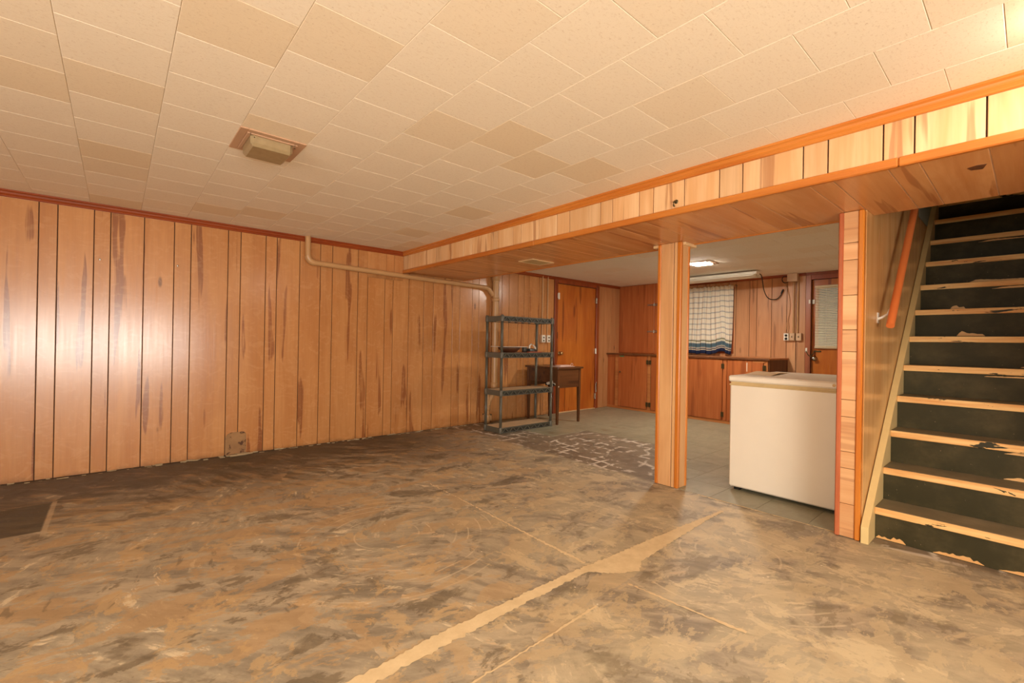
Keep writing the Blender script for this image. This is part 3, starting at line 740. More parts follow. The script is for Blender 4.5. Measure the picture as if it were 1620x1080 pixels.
poly = [(3.134, .001), (3.134, .092), (5.95, stz(5.95)), (5.95, stz(5.95) - .34), (3.134 + .27, .001)]
MB().prism(poly, 'Y', SY1, SWY - .004).build('stringer', M['cream'], st)
MB().prism([(3.36, .001), (3.36, .30), (5.95, stz(5.95)), (5.95, stz(5.95) - .34), (3.44, .001)], 'Y', -.379, SY0).build('stringer', M['cream'], st)
# handrail
hr = thing('handrail', 'round orange painted handrail sloping along the stair wall', 'handrail', (3.405, .55, 1.21))
a = Vector((3.405, .550, 1.215)); dirn = Vector((4.155, .550, 2.045)) - a
MB().tube([a, a + dirn * .5, a + dirn, a + dirn * 1.9], .0205, 14).build('rail', M['rail'], hr)
br = MB(); br.tube([(3.49, .6235, 1.262), (3.49, .606, 1.268), (3.512, .58, 1.29), (3.534, .560, 1.345)], [.009, .008, .0075, .009], 8)
br.box(3.466, 3.514, .620, .6238, 1.235, 1.30, .003); br.build('bracket', M['white'], hr)
br = MB(); br.tube([(4.8, .6235, 2.68), (4.8, .59, 2.70), (4.8, .555, 2.745)], .008, 8); br.box(4.78, 4.82, .620, .6238, 2.65, 2.71, .003); br.build('bracket', M['white'], hr)

# ------------------------------------------------------------------ ceiling lamps
def ceiling_lamp(L, h, label, glowm, drop=.058):
    x0, x1, y0, y1 = L; cx, cy = (x0 + x1) / 2, (y0 + y1) / 2
    t = thing('ceiling_lamp', label, 'ceiling lamp', (cx, cy, h), 'square ceiling lamps')
    def fr(a, b, c, d2, za, zb, bv=.002): box('frame', (a, b, c, d2, za, zb), M['lamp_frame'], t, bv)
    z0, z1 = h - .006, h + .012
    i = .036
    fr(x0, x0 + i, y0, y1, z0, z1); fr(x1 - i, x1, y0, y1, z0, z1); fr(x0 + i, x1 - i, y0, y0 + i, z0, z1); fr(x0 + i, x1 - i, y1 - i, y1, z0, z1)
    z0 -= .004; j = .046
    fr(x0 + i, x0 + j + .008, y0 + i, y1 - i, z0, z1); fr(x1 - j - .008, x1 - i, y0 + i, y1 - i, z0, z1)
    fr(x0 + j, x1 - j, y0 + i, y0 + j + .004, z0, z1); fr(x0 + j, x1 - j, y1 - j - .004, y1 - i, z0, z1)
    d2 = MB().box(x0 + .054, x1 - .054, y0 + .052, y1 - .052, h - drop, h + .008, min(.014, drop * .4)).build('diffuser', glowm or M['diffuser'], t)
    for sx, sy in ((x0 + .058, y0 + .056), (x1 - .058, y0 + .056)):
        MB().lathe((sx + .012, sy - .002, h - .018), [(.003, -.003), (.003, .003)], 'Y', 8).build('screw', M['bronze'], t)
    return t
ceiling_lamp(LAMP_A, H, 'unlit square ceiling lamp with yellowed box diffuser', None)
ceiling_lamp(LAMP_B, H, 'lit square ceiling lamp in the main room near the stairs', M['glow_main'])
ceiling_lamp(LAMP_C, HB, 'glowing square ceiling lamp of the far room beside the column', M['glow_back'], .016)

# ------------------------------------------------------------------ details of the panelled wall
for (x, z, lb) in ((-.108, 1.676, 'left of two bright screw heads high on the panelled wall'), (.385, 1.687, 'right of two bright screw heads high on the panelled wall')):
    b = MB().lathe((x, D - .0045, z), [(.004, 0), (.007, .001), (.007, .003), (.004, .0045)], 'Y', 12); b.box(x - .002, x + .002, D - .008, D - .003, z - .012, z - .002)
    tag(b.build('screw', M['steel']), lb, 'screw', 'screws in the panelling')
pts = [(.757, .004), (.757, .150)]
for k in range(9):
    u = math.pi - k * math.pi / 8 * .5
    pts.append((.757 + .055 + math.cos(u) * .055, .155 + math.sin(u) * .055))
for k in range(9):
    u = math.pi / 2 - k * math.pi / 8 * .5
    pts.append((.925 - .035 + math.cos(u) * .035, .175 + math.sin(u) * .035))
pts += [(.925, .004)]
tag(MB().prism(pts, 'Y', D - .004, D - .0003).build('cover_plate', M['plate']), 'rusty arch-topped plate at the foot of the panelled wall', 'plate')

# drain pipes
dr = thing('drain_pipe', 'tan painted drain pipe running along the wall into a thick riser', 'pipe', (3.83, 4.76, .5))
r1 = .027; zc = 1.852
ell = [(1.43, 4.775, 1.90 - .045 * 0)]
pth = [(1.428, 4.772, H - .001), (1.432, 4.772, 1.91)]
MB().tube(pth, r1, 14).build('drop_pipe', M['pipe'], dr)
el = [(1.432 + .062 - .062 * math.cos(k * math.pi / 12), 4.772, 1.910 - .062 * math.sin(k * math.pi / 12)) for k in range(7)]
MB().tube(el, r1 + .004, 14).build('elbow', M['pipe'], dr)
MB().tube([(1.49, 4.772, 1.848), (2.5, 4.772, 1.822), (3.66, 4.772, 1.800)], r1, 14).build('branch_pipe', M['pipe'], dr)
MB().tube([(3.64, 4.772, 1.8003), (3.70, 4.772, 1.797), (3.735, 4.772, 1.78), (3.80, 4.772, 1.71)], r1 + .004, 14).build('elbow', M['pipe'], dr)
PX, PY = 3.835, 4.755
MB().tube([(PX, PY, SOF + .1), (PX, PY, 1.65)], .044, 16).build('wye_fitting', M['pipe'], dr)
MB().lathe((PX, PY, 1.92), [(.054, -.02), (.054, .05), (.047, .06)], 'Z', 18).build('collar', M['pipe'], dr)
MB().lathe((PX, PY, 1.63), [(.046, -.006), (.053, 0), (.053, .035), (.046, .042)], 'Z', 18).build('collar', M['pipe'], dr)
MB().tube([(PX, PY, 1.65), (PX, PY, .50)], .043, 18).build('riser_pipe', M['pipe'], dr)
MB().lathe((PX, PY, .475), [(.04, -.04), (.05, 0), (.05, .06), (.044, .064)], 'Z', 18).build('collar', M['pipe'], dr)
MB().tube([(PX, PY, .46), (PX - .015, PY, .40), (PX - .085, PY, .30), (PX - .10, PY, .24)], [.042, .042, .036, .034], 16).build('offset_bend', M['pipe'], dr)
LX = 3.725
MB().tube([(LX, PY, .44), (LX, PY, .05)], .033, 16).build('stub_pipe', M['pipe'], dr)
MB().lathe((LX, PY, .40), [(.041, 0), (.041, .05), (.02, .056)], 'Z', 16).build('collar', M['pipe'], dr)
MB().lathe((LX, PY, .165), [(.034, 0), (.042, .008), (.042, .06), (.036, .07)], 'Z', 16).build('collar', M['pipe'], dr)
cp = MB().lathe((LX, PY, .035), [(.036, -.034), (.044, 0), (.05, .012), (.05, .075), (.044, .09)], 'Z', 18)
for k in range(4):
    an = k * math.pi / 2 + .6; cp.tube([(LX + .058 * math.cos(an), PY - .0 + .05 * math.sin(an), .045), (LX + .058 * math.cos(an), PY + .05 * math.sin(an), .115)], .009, 8)
cp.build('coupling', M['pipe'], dr)
for k in range(4):
    an = k * math.pi / 2 + .6; MB().lathe((LX + .058 * math.cos(an), PY + .05 * math.sin(an), .112), [(.012, 0), (.012, .010), (.005, .014)], 'Z', 6).build('bolt', M['bronze'], dr)

# conduits with switch boxes left of the slab door
for (x, lb) in ((4.775, 'left thin conduit with outlet box beside the orange slab door'), (4.885, 'right thin conduit with outlet box nearest the orange slab door')):
    t = thing('wall_conduit', lb, 'conduit', (x, D - .02, 1.1), 'conduits beside the slab door')
    MB().tube([(x, D - .013, HB - .002), (x, D - .013, 1.20)], .0095, 10).build('pipe', M['pipe'], t)
    box('outlet_box', (x - .038, x + .038, D - .05, D - .0005, 1.085, 1.20), M['almond'], t, .004)
    box('face_plate', (x - .036, x + .036, D - .054, D - .0503, 1.09, 1.195), M['white'], t, .002)
    for dz in (.03, .075):
        box('socket', (x - .014, x + .014, D - .0555, D - .0541, 1.085 + dz - .012, 1.085 + dz + .012), M['bronze'], t, .001)

# ------------------------------------------------------------------ slab door in the long wall
d1 = thing('door_1', 'orange veneered slab door in the long wall behind the sewing cabinet', 'door', (5.58, D, 0), kind='structure')
box('slab', (5.112, 6.048, D + .012, D + .048, .012, 2.006), M['door'], d1, .002)
box('casing', (5.040, 5.112, D - .016, D + .055, .001, 2.062), M['casing'], d1, .004)
box('casing', (6.050, 6.122, D - .016, D + .055, .001, 2.062), M['casing'], d1, .004)
box('casing', (5.1125, 6.0495, D - .016, D + .055, 2.008, 2.062), M['casing'], d1, .004)
box('threshold', (5.113, 6.049, D - .015, D + .05, .001, .011), M['cream_block'], d1, .002)
MB().lathe((5.185, D + .012, .925), [(.032, 0), (.032, -.005), (.012, -.010), (.012, -.03), (.024, -.036), (.029, -.05), (.024, -.062), (.008, -.066)], 'Y', 16).build('knob', M['brass'], d1)
for z in (1.80, .96, .21):
    b = MB().box(6.036, 6.062, D - .018, D + .011, z - .045, z + .045, .002); b.tube([(6.049, D - .02, z - .048), (6.049, D - .02, z + .048)], .007, 8); b.build('hinge', M['steel'], d1)
b = MB().box(6.052, 6.075, D - .022, D - .0165, .27, .42, .002); b.tube([(6.062, D - .028, .28), (6.062, D - .028, .44), (6.045, D - .04, .44)], .006, 8); b.build('bolt', M['steel'], d1)
box('sensor', (5.125, 5.165, D - .006, D + .0115, 1.76, 1.86), M['white'], d1, .004)
box('sensor', (5.095, 5.1115, D - .030, D - .0165, 1.775, 1.845), M['white'], d1, .003)
box('strike', (5.10, 5.1118, D - .0175, D - .0165, 1.15, 1.25), M['black'], d1)

# ------------------------------------------------------------------ shelving unit
sx0, sx1, sy0, sy1 = 3.405, 4.285, 4.095, 4.415
sh = thing('shelving_unit', 'dark grey plastic four-tier shelving unit by the panelled wall', 'shelf', (3.845, 4.255, 0))
tiers = [.068, .508, .958, 1.392]
def truss(y, z0, z1, front):
    b = MB()
    ya, yb = (y - .010, y) if front else (y + .004, y + .014)
    b.box(sx0 + .03, sx1 - .03, ya, yb, z1 - .008, z1); b.box(sx0 + .03, sx1 - .03, ya, yb, z0, z0 + .007)
    n = 7; wdt = (sx1 - sx0 - .06) / n
    for k in range(n):
        a0 = sx0 + .03 + k * wdt; mid = a0 + wdt * .5; th = .008
        for p, q in (((a0 + .004, z0 + .005), (mid, z1 - .006)), ((mid, z1 - .006), (a0 + wdt - .004, z0 + .005))):
            d3 = Vector((q[0] - p[0], q[1] - p[1])).normalized(); nn = Vector((-d3.y, d3.x)) * th / 2
            b.prism([(p[0] + nn.x, p[1] + nn.y), (q[0] + nn.x, q[1] + nn.y), (q[0] - nn.x, q[1] - nn.y), (p[0] - nn.x, p[1] - nn.y)], 'Y', ya, yb)
    return b
for i, z in enumerate(tiers):
    tr = box('shelf_tier', (sx0 + .012, sx1 - .012, sy0 + .012, sy1 - .012, z - .016, z - .006), M['grey_plastic'], sh)
    box('rim_web', (sx0 + .03, sx1 - .03, sy0 + .0145, sy0 + .018, z - .064, z - .0005), M['grey_web'], tr)
    truss(sy0 + .014, z - .064, z, True).build('front_rim', M['grey_plastic'], tr)
    truss(sy1 - .018, z - .064, z, False).build('back_rim', M['grey_plastic'], tr)
    for xx in (sx0 + .004, sx1 - .012):
        box('end_rim', (xx, xx + .008, sy0 + .02, sy1 - .02, z - .064, z), M['grey_plastic'], tr, .002)
    for xx in (sx0 + .018, sx1 - .018):
        for yy in (sy0 + .018, sy1 - .018):
            MB().lathe((xx, yy, z - .066), [(.023, 0), (.024, .004), (.024, .064), (.020, .072)], 'Z', 14).build('socket', M['grey_plastic'], tr)
    if i < 3: box('liner', (sx0 + .016, sx1 - .016, sy0 + .02, sy1 - .02, z - .0058, z - .002), M['liner'] if i != 2 else M['redboard'], tr)
for xx in (sx0 + .018, sx1 - .018):
    for yy in (sy0 + .018, sy1 - .018):
        for a, b2 in ((.073, .442), (.514, .892), (.964, 1.326)):
            MB().lathe((xx, yy, a), [(.017, 0), (.0175, (b2 - a) * .5), (.017, b2 - a)], 'Z', 14).build('post', M['grey_plastic'], sh)
        MB().lathe((xx, yy, 1.397), [(.018, 0), (.018, .006), (.012, .010)], 'Z', 14).build('post_cap', M['grey_plastic'], sh)
# on the third tier
zt = tiers[2]
bw = MB().lathe((3.68, 4.29, zt - .0012), [(.075, 0), (.10, .008), (.145, .040), (.165, .066), (.158, .066), (.135, .040), (.09, .014), (.02, .012)], 'Z', 28)
bw.v = [(x, 4.275 + (y - 4.29) * .72, z) for x, y, z in bw.v]
tag(bw.build('bowl', M['bowl']), 'dark woven bowl on the third shelf tier', 'bowl')
tag(box('tray', (3.47, 3.93, 4.19, 4.385, zt + .0645, zt + .0705), M['white'], None, .002), 'thin white tray lying across the dark woven bowl', 'tray')
for (a, b2, c, d2, zz, lb) in ((3.60, 3.83, 4.13, 4.17, zt - .002, None),): pass
tag(box('offcut_board', (3.90, 4.12, 4.15, 4.19, zt - .0018, zt + .010), M['redboard'], None, .002), 'small reddish wood strip lying before the iron', 'board')
ir = thing('clothes_iron', 'charcoal clothes iron with a white loop handle on the shelf', 'iron', (4.12, 4.30, zt))
sole = []
for k in range(13):
    u = k / 12; a = -math.pi / 2 + u * math.pi
    sole.append((4.02 + .10 * u if False else 4.02 + .0 + (.17 * math.cos(a * .98) if abs(a) < 1.57 else 0), 4.30 + .045 * math.sin(a)))
MB().prism(sole, 'Z', zt - .0015, zt + .006).build('sole_plate', M['steel'], ir)
b = MB(); n = len(sole); rings = []
for (sc2, z) in ((1, .0065), (.97, .02), (.80, .038), (.55, .046)):
    rings.append([(4.02 + (x - 4.02) * sc2 + .012 * (1 - sc2), 4.30 + (y - 4.30) * sc2, zt + z) for x, y in sole])
vs = [q for rg in rings for q in rg]; fs = [tuple(range(n))[::-1], tuple(range(3 * n, 4 * n))]
for i in range(3):
    for k in range(n): fs.append((i * n + k, i * n + (k + 1) % n, (i + 1) * n + (k + 1) % n, (i + 1) * n + k))
b.add(vs, fs); b.build('body', M['iron_body'], ir)
MB().tube([(4.045, 4.30, zt + .040), (4.05, 4.30, zt + .085), (4.075, 4.30, zt + .104), (4.12, 4.30, zt + .090), (4.152, 4.30, zt + .058), (4.155, 4.30, zt + .030)], .011, 10).build('handle', M['white'], ir)
jar = MB().lathe((3.985, 4.33, zt - .0015), [(.03, 0), (.034, .006), (.034, .06), (.028, .07), (.024, .07), (.02, .062)], 'Z', 16)
tag(jar.build('cup', M['iron_body']), 'dark brown cup standing beside the clothes iron', 'cup')

# ------------------------------------------------------------------ sewing cabinet
tx0, tx1, ty0, ty1 = 4.385, 4.845, 4.105, 4.695
sc_ = thing('sewing_cabinet', 'small dark walnut sewing cabinet on tapered legs by the slab door', 'table', (4.61, 4.4, 0))
box('top', (tx0 - .025, tx1 + .03, ty0 - .025, ty1 + .02, .737, .762), M['walnut'], sc_, .004)
box('side_panel', (tx0 + .03, tx1 - .03, ty0 + .004, ty0 + .02, .485, .736), M['walnut'], sc_, .002)
box('side_panel', (tx0 + .03, tx1 - .03, ty1 - .02, ty1 - .004, .485, .736), M['walnut'], sc_, .002)
box('apron', (tx0 + .006, tx0 + .02, ty0 + .03, ty1 - .03, .55, .736), M['walnut'], sc_, .002)
box('apron', (tx1 - .02, tx1 - .006, ty0 + .03, ty1 - .03, .485, .736), M['walnut'], sc_, .002)
for lx, ly in ((tx0 + .018, ty0 + .018), (tx1 - .018, ty0 + .018), (tx0 + .018, ty1 - .018), (tx1 - .018, ty1 - .018)):
    b = MB(); h1, h2 = .020, .013
    ring = lambda h, z: [(lx - h, ly - h, z), (lx + h, ly - h, z), (lx + h, ly + h, z), (lx - h, ly + h, z)]
    vs = ring(h2, .003) + ring(h1, .50) + ring(h1, .736)
    fs = [(3, 2, 1, 0), (8, 9, 10, 11)] + [(i * 4 + k, i * 4 + (k + 1) % 4, i * 4 + 4 + (k + 1) % 4, i * 4 + 4 + k) for i in range(2) for k in range(4)]
    b.add(vs, fs).build('leg', M['walnut_v'], sc_)
hd = MB().box(4.45, 4.74, 4.22, 4.40, .50, .555, .006)
hd.build('machine_base', M['black'], sc_)
m2 = MB()
for k in range(5): m2.lathe((4.40, 4.20 + k * .024, .56 - k * .006), [(.018, 0), (.02, .002), (.02, .012), (.018, .014)], 'Y', 12)
m2.tube([(4.40, 4.18, .545), (4.40, 4.14, .515), (4.40, 4.10, .505)], .008, 8)
m2.tube([(4.40, 4.22, .53), (4.398, 4.22, .45)], .009, 8); m2.build('drive_wheels', M['white'], sc_)
m3 = MB().tube([(4.40, 4.24, .53), (4.395, 4.24, .38), (4.392, 4.238, .24)], .003, 6); m3.lathe((4.392, 4.238, .21), [(.006, 0), (.010, .008), (.009, .025), (.004, .034)], 'Z', 10); m3.build('hanging_cord', M['black'], sc_)
# things on the sewing cabinet
b = MB().box(4.42, 4.74, 4.12, 4.28, .762, .770, .003); b.box(4.47, 4.69, 4.14, 4.24, .770, .786, .005)
tag(b.build('plastic_packet', M['pinkwhite']), 'flat pinkish white plastic packet on the sewing cabinet', 'packet')
ring = MB(); q = [(4.765 + .02 * math.cos(a), 4.20, .785 + .02 * math.sin(a)) for a in [k * math.pi / 8 for k in range(17)]]
ring.tube(q, .0038, 8, False); ring.box(4.725, 4.748, 4.192, 4.208, .764, .782, .003)
tag(ring.build('key_ring', M['pinkwhite']), 'small pale ring lying on the sewing cabinet edge', 'ring')

# ------------------------------------------------------------------ chest freezer
fz = thing('chest_freezer', 'cream white chest freezer standing behind the post', 'freezer', (3.98, 1.14, 0))
fx0, fx1, fy0, fy1 = 3.51, 4.45, .775, 1.508
box('body', (fx0, fx1, fy0, fy1, .028, .796), M['freezer'], fz, .010)
box('gasket', (fx0 + .006, fx1 - .006, fy0 + .006, fy1 - .006, .797, .815), M['gasket'], fz)
box('body_trim', (fx0 - .003, fx1 + .003, fy0 - .003, fy1 + .003, .785, .7985), M['gasket'], fz, .004)
box('lid', (fx0 - .012, fx1 + .008, fy0 - .006, fy1 + .008, .815, .860), M['freezer'], fz, .010)
MB().lathe((fx0 - .0115, .842, .838), [(.010, 0), (.010, -.002), (.006, -.003)], 'X', 16).build('badge', M['cardboard'], fz)
for xx in (fx0 + .06, fx1 - .06):
    for yy in (fy0 + .05, fy1 - .05): box('foot', (xx - .03, xx + .03, yy - .02, yy + .02, .003, .028), M['black'], fz)
cs = MB(); pts = []; nx = 10
for k in range(nx + 1):
    u = k / nx; x = 3.74 + .56 * u
    zz = .8615 + .016 * math.sin(math.pi * min(1, u * 1.2)) ** 2
    pts += [(x, 1.30 + .06 * u, zz * .5 + .431), (x, 1.495 - .02 * u, zz), (x, 1.30 + .06 * u, zz * .5 + .431 + .002), (x, 1.495 - .02 * u, zz + .002)]
fs = []
for k in range(nx):
    a, b2 = 4 * k, 4 * k + 4
    fs += [(a, b2, b2 + 1, a + 1), (a + 2, a + 3, b2 + 3, b2 + 2), (a, a + 2, b2 + 2, b2), (a + 1, b2 + 1, b2 + 3, a + 3)]
fs += [(0, 1, 3, 2), (4 * nx, 4 * nx + 2, 4 * nx + 3, 4 * nx + 1)]
cs.add(pts, fs); tag(cs.build('card_sheet', M['cardboard']), 'curled tan card sheet lying on the freezer lid', 'card')

# ------------------------------------------------------------------ cabinets of the far room
CF = 6.39
def hinge(x, y, z, parent):
    b = MB().box(x - .006, x, y - .020, y + .020, z - .034, z + .034, .0015); b.tube([(x - .008, y, z - .034), (x - .008, y, z + .034)], .005, 8)
    b.build('hinge', M['bronze'], parent)
def base_cab(y0, y1, doors, label, end=False):
    t = thing('base_cabinet', label, 'cabinet', (6.72, (y0 + y1) / 2, 0), 'orange-brown base cabinets')
    b = MB().box(CF + .004, CF + .02, y0, y1, .004, .905); b.box(CF + .02, XB - .002, y1 - .016, y1, .004, .905); b.box(CF + .02, XB - .002, y0, y0 + .016, .004, .905); b.box(XB - .014, XB - .002, y0 + .016, y1 - .016, .004, .905)
    b.build('body', M['cabinet'], t)
    box('base_rail', (CF - .006, CF + .0035, y0, y1, .004, .045), M['cab_edge'], t, .002)
    if end: box('end_panel', (CF, XB - .002, y0 - .012, y0 - .0005, .004, .905), M['cab_dark'], t)  # end faces away from the lamp; its shade is put into the colour
    for (a, b2, hy) in doors:
        dr_ = box('door', (CF - .018, CF + .003, a, b2, .05, .895), M['cabinet'], t, .003)
        for z in (.13, .80): hinge(CF - .018, hy, z, dr_)
        ky = a + .045 if abs(hy - b2) < .05 else b2 - .045
        MB().lathe((CF - .018, ky, .62), [(.008, 0), (.008, -.008), (.014, -.014), (.012, -.022), (.004, -.025)], 'X', 12).build('knob', M['bronze'], dr_)
    return t
ca = base_cab(3.425, D - .004, [(4.04, 4.585, 4.03), (3.45, 3.965, 3.98)], 'orange-brown base cabinet in the far corner with green tape')
box('stile', (CF - .012, CF + .0035, 3.975, 4.03, .046, .9), M['cab_edge'], ca, .002)
box('stile', (CF - .012, CF + .0035, 4.59, 4.65, .046, .9), M['cab_edge'], ca, .002)
box('tape', (CF - .0192, CF - .0182, 4.47, 4.56, .872, .894), M['green_tape'], ca)
cb = base_cab(2.258, 3.42, [(2.845, 3.40, 2.838), (2.315, 2.775, 2.30)], 'orange-brown base cabinet with shade-toned end panel below the curtain', True)
box('stile', (CF - .012, CF + .0035, 2.786, 2.834, .046, .9), M['cabinet'], cb, .002)
box('stile', (CF - .012, CF + .0035, 2.26, 2.308, .046, .9), M['cab_edge'], cb, .002)
box('door_patch', (CF - .0195, CF - .0182, 2.30, 2.44, .87, .893), M['cab_edge'], cb)
box('paint_mark', (CF - .0190, CF - .0182, 2.512, 2.522, .745, .865), M['white'], cb)
wt = thing('worktop', 'thin brown worktop along the base cabinets under the curtain', 'worktop', (6.72, 3.5, .905))
box('slab', (CF - .03, XB - .001, 2.235, D - .002, .9055, .928), M['cab_edge'], wt, .002)
box('front_edge', (CF - .036, CF - .0305, 2.235, D - .002, .903, .930), M['cab_dark'], wt, .001)
uc = thing('wall_cabinet', 'tall orange-brown wall cabinet in the far corner on the worktop', 'cabinet', (6.87, 4.4, .93))
box('body', (6.702, XB - .001, 3.98, D - .003, .929, HB - .001), M['cabinet'], uc)
dd = box('door', (6.682, 6.7015, 4.115, 4.775, .94, HB - .01), M['cabinet'], uc, .003)
box('stile', (6.690, 6.7015, 3.98, 4.11, .93, HB - .002), M['cabinet'], uc, .002)
for z in (1.30, 1.74):
    b = MB().box(6.676, 6.682, 4.13, 4.24, z - .012, z + .012, .001); b.box(6.676, 6.690, 4.05, 4.11, z - .02, z + .02, .001); b.tube([(6.674, 4.113, z - .025), (6.674, 4.113, z + .025)], .007, 8); b.build('hinge', M['steel'], dd)

# window and curtain
wn = thing('window_1', 'small basement window behind the plaid curtain', 'window', (XB, 3.47, WIN[2]), kind='structure')
box('pane', (XB + .03, XB + .034, WIN[0], WIN[1], WIN[2], WIN[3]), M['glass'], wn)
for bb in ((XB - .012, XB + .04, WIN[0] - .04, WIN[0], WIN[2] - .03, WIN[3] + .03), (XB - .012, XB + .04, WIN[1], WIN[1] + .04, WIN[2] - .03, WIN[3] + .03),
           (XB - .012, XB + .04, WIN[0], WIN[1], WIN[3], WIN[3] + .03), (XB - .012, XB + .04, WIN[0], WIN[1], WIN[2] - .03, WIN[2])):
    box('frame', bb, M['casing'], wn, .002)
cu = thing('curtain', 'white and blue plaid curtain with a navy hem over the window', 'curtain', (6.99, 3.47, .97))
def curtain():
    y0, y1, z0, z1 = 2.975, 3.97, .955, 2.005; ny, nz = 150, 26; vs, uv, fs = [], [], []
    for j in range(nz + 1):
        v = j / nz
        for i in range(ny + 1):
            u = i / ny; y = y0 + (y1 - y0) * u
            amp = .010 + .012 * (1 - v)
            ph = 2 * math.pi * (14 * u + .5 * math.sin(5 * u) + .25 * math.sin(3 * v + 9 * u))
            x = 6.99 + amp * math.sin(ph) + .006 * math.sin(ph * .37 + 2)
            low = z0 + .055 * math.exp(-((u - .16) / .07) ** 2) - .012 * math.exp(-((u - .05) / .05) ** 2) + .006 * math.sin(u * 31)
            z = low + (z1 - low) * v + .003 * math.sin(ph * .5) * v
            if u < .03: y += .018 * (1 - v) ** 2 * 1.5
            vs.append((x, y, z)); uv.append((u * 1.25, v * (z1 - z0)))
    for j in range(nz):
        for i in range(ny):
            a = j * (ny + 1) + i; fs.append((a, a + 1, a + ny + 2, a + ny + 1))
    b = MB(); b.add(vs, fs, True); o = b.build('cloth', M['curtain'], cu)
    ul = o.data.uv_layers.new(name='UVMap')
    for lp in o.data.loops: ul.data[lp.index].uv = uv[lp.vertex_index]
    md = o.modifiers.new('thick', 'SOLIDIFY'); md.thickness = .0015
curtain()
MB().tube([(6.99, 2.955, 2.0), (6.99, 3.99, 2.0)], .006, 8).build('rod', M['brass'], cu)
for yy in (2.95, 3.995):
    MB().tube([(XB - .001, yy, 2.0), (6.985, yy, 2.0)], .006, 8).build('rod_bracket', M['brass'], cu)

# fluorescent fitting
fl = thing('fluorescent_light', 'long pale fluorescent fitting hung below the ceiling by the curtain', 'light', (6.39, 3.0, HB))
FY0, FY1 = 2.40, 3.62
box('housing', (6.325, 6.435, FY0, FY1, 2.035, 2.075), M['white'], fl, .004)
MB().prism([(6.24, 2.012), (6.325, 2.046), (6.435, 2.046), (6.52, 2.012), (6.52, 2.009), (6.435, 2.040), (6.325, 2.040), (6.24, 2.009)], 'Y', FY0 + .01, FY1 - .01).build('reflector', M['white'], fl)
for xx in (6.33, 6.43):
    MB().tube([(xx, FY0 + .03, 2.015), (xx, FY1 - .03, 2.015)], .016, 12).build('tube', M['white'], fl)
    for yy in (FY0 + .012, FY1 - .03): box('lampholder', (xx - .012, xx + .012, yy, yy + .018, 2.0, 2.04), M['white'], fl, .002)
for yy in (FY0 + .08, FY1 - .08):
    MB().tube([(6.38, yy, 2.07), (6.38, yy, HB)], .003, 6).build('hanger', M['steel'], fl)
cpts = [(6.40, 2.41, 2.045), (6.5, 2.40, 2.03), (6.7, 2.44, 1.86), (6.92, 2.46, 1.765), (7.02, 2.40, 1.752), (7.035, 2.345, 1.80), (7.035, 2.32, 1.86)]
def smooth(p, n=6):
    out = []; p = [Vector(q) for q in p]
    for i in range(len(p) - 1):
        a, b2, c, d2 = p[max(i - 1, 0)], p[i], p[i + 1], p[min(i + 2, len(p) - 1)]
        for k in range(n):
            u = k / n
            out.append(.5 * ((2 * b2) + (c - a) * u + (2 * a - 5 * b2 + 4 * c - d2) * u * u + (3 * b2 - a - 3 * c + d2) * u ** 3))
    return out + [p[-1]]
MB().tube(smooth(cpts), .006, 8).build('cord', M['black'], fl)
MB().tube([(7.035, 2.335, 1.83), (7.035, 2.318, 1.865), (7.035, 2.308, 1.89)], [.010, .014, .008], 8).build('plug', M['black'], fl)

# junction box with conduits and outlets on wall B
jb = thing('junction_box', 'tan metal junction box with conduits and outlets beside the blind door', 'electrical box', (XB, 2.15, 1.98))
box('box', (6.965, XB - .001, 2.120, 2.235, 1.985, 2.090), M['almond'], jb, .004)
box('cover', (6.958, 6.9648, 2.116, 2.239, 1.982, 2.092), M['almond'], jb, .002)
MB().tube(smooth([(7.0, 2.236, 2.055), (7.0, 2.29, 2.065), (7.0, 2.315, 2.03), (7.0, 2.30, 1.985), (7.0, 2.26, 1.975), (7.0, 2.236, 1.99)]), .006, 8).build('cable_loop', M['black'], jb)
for yy, r in ((2.180, .012), (2.128, .010)):
    MB().tube([(XB - .014, yy, 1.986), (XB - .014, yy, 1.275)], r, 10).build('conduit', M['pipe'], jb)
for k, yy in enumerate((2.258, 2.187, 2.105)):
    ob = box('outlet_box', (XB - .045, XB - .001, yy - .033, yy + .033, 1.170, 1.275), M['almond'], jb, .003)
    box('face_plate', (XB - .049, XB - .0453, yy - .031, yy + .031, 1.173, 1.272), M['white'] if k == 0 else M['almond'], ob, .002)
    if k == 0:
        for dz in (.028, .072): MB().lathe((XB - .049, yy, 1.170 + dz), [(.017, 0), (.017, -.0025)], 'X', 14).build('socket', M['black'], ob)
    else:
        box('switch', (XB - .058, XB - .0492, yy - .006, yy + .006, 1.212, 1.236), M['steel'], ob, .001)
MB().tube(smooth([(7.01, 2.295, 1.975), (7.045, 2.262, 1.90), (7.045, 2.225, 1.70), (7.045, 2.232, 1.55), (7.045, 2.262, 1.40), (7.045, 2.266, 1.28)]), .004, 6).build('flex', M['pipe'], jb)
MB().tube(smooth([(7.045, 2.228, 1.55), (7.045, 2.25, 1.45), (7.045, 2.236, 1.36), (7.045, 2.25, 1.28)]), .004, 6).build('flex', M['pipe'], jb)

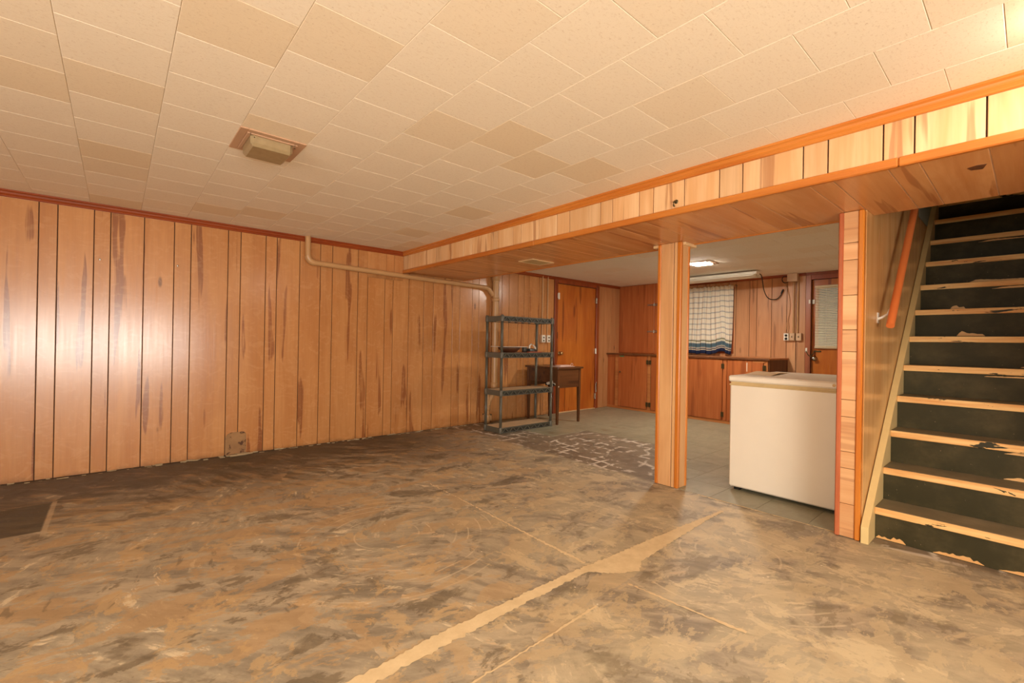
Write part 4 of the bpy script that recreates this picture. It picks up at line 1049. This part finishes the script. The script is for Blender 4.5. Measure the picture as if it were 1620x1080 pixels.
# ------------------------------------------------------------------ door with the blind
d2_ = thing('door_2', 'orange wooden door with a beige blind at the far right', 'door', (DXD, 1.62, 0), kind='structure')
b = MB(); wy0, wy1, wz0, wz1 = 1.28, 1.90, 1.10, 1.90
b.box(DXD, DXD + .04, DYR + .003, wy0, .006, 1.994); b.box(DXD, DXD + .04, wy1, DYL - .003, .006, 1.994); b.box(DXD, DXD + .04, wy0, wy1, .006, wz0); b.box(DXD, DXD + .04, wy0, wy1, wz1, 1.994)
b.build('slab', M['door'], d2_)
box('pane', (DXD + .018, DXD + .022, wy0, wy1, wz0, wz1), M['glass'], d2_)
box('casing', (XB - .014, XB + .007, DYL - .004, 2.036, .001, 2.06), M['jamb'], d2_, .004)
box('casing', (XB - .014, XB + .007, DYR - .06, DYR + .004, .001, 2.06), M['jamb'], d2_, .004)
box('casing', (XB - .014, XB + .007, DYR + .005, DYL - .005, 1.996, 2.06), M['casing'], d2_, .003)
box('head_board', (XB - .006, XB + .007, DYR - .06, 2.036, 2.061, HB - .001), M['casing'], d2_, .001)
MB().lathe((DXD, 1.933, .933), [(.033, 0), (.033, -.005), (.012, -.010), (.012, -.032), (.024, -.038), (.029, -.052), (.024, -.064), (.008, -.068)], 'X', 16).build('knob', M['steel'], d2_)
box('sensor', (DXD - .022, DXD - .0005, 1.938, 1.970, 1.668, 1.728), M['white'], d2_, .004)
box('sensor', (XB - .028, XB - .0145, 1.976, 1.996, 1.67, 1.725), M['white'], d2_, .003)
box('chain_track', (DXD - .012, DXD - .0005, 1.862, 1.942, 1.022, 1.042), M['bronze'], d2_, .002)
box('chain_plate', (XB - .020, XB - .0145, 2.008, 2.030, 1.02, 1.075), M['white'], d2_, .001)
ch = MB(); cpp = smooth([(XB - .018, 2.02, 1.03), (7.045, 2.0, .985), (7.05, 1.975, .965), (7.07, 1.95, .99), (DXD - .014, 1.935, 1.03)], 6)
for k, p in enumerate(cpp): ch.lathe(p, [(.003, -.005), (.006, -.003), (.006, .003), (.003, .005)], 'XYZ'[k % 3], 6)
ch.build('chain', M['bronze'], d2_)
bl = thing('window_blind', 'beige horizontal slat blind hung on the far orange door', 'blind', (DXD - .03, 1.59, 1.07))
by0, by1 = 1.25, 1.932
box('head_rail', (DXD - .045, DXD - .003, by0, by1, 1.878, 1.910), M['blind_rail'], bl, .003)
box('bottom_rail', (DXD - .040, DXD - .012, by0, by1, 1.070, 1.096), M['blind_rail'], bl, .006)
ns = 36; sm = None
for k in range(ns):
    z = 1.108 + k * (1.870 - 1.108) / (ns - 1)
    if sm is None:
        mb = MB(); xx0 = DXD - .036
        mb.add([(-.010, by0 + .004, -.008), (-.010, by1 - .004, -.008), (0, by0 + .004, .0025), (0, by1 - .004, .0025), (.010, by0 + .004, .008), (.010, by1 - .004, .008),
                (-.010, by0 + .004, -.0088), (-.010, by1 - .004, -.0088), (0, by0 + .004, .0017), (0, by1 - .004, .0017), (.010, by0 + .004, .0072), (.010, by1 - .004, .0072)],
               [(0, 1, 3, 2), (2, 3, 5, 4), (6, 8, 9, 7), (8, 10, 11, 9), (0, 6, 7, 1), (4, 5, 11, 10), (0, 2, 8, 6), (2, 4, 10, 8), (1, 7, 9, 3), (3, 9, 11, 5)])
        me = bpy.data.meshes.new('slat'); me.from_pydata([(x, y - 1.59, z2) for x, y, z2 in mb.v], [], mb.f); me.materials.append(M['blind']); sm = me
    link('slat', sm, None, bl, (-.003 + .006, 0, z - 1.07))
for yy in (1.80, 1.58, 1.36):
    MB().tube([(DXD - .041, yy, 1.09), (DXD - .041, yy, 1.88)], .002, 6).build('ladder_cord', M['white'], bl)

# frame of the assumed, unseen window around the rear fill light
pd = thing('rear_assumed_window', 'assumed, unseen long window behind the camera', 'window', (-.5, YB, PD[2]), kind='structure')
for bb in ((PD[0], PD[0] + .05, YB - .06, YB - .01, PD[2], PD[3]), (PD[1] - .05, PD[1], YB - .06, YB - .01, PD[2], PD[3]), (PD[0] + .05, PD[1] - .05, YB - .06, YB - .01, PD[3] - .05, PD[3]), (PD[0] + .05, PD[1] - .05, YB - .06, YB - .01, PD[2], PD[2] + .05)):
    box('frame', bb, M['white'], pd, .004)
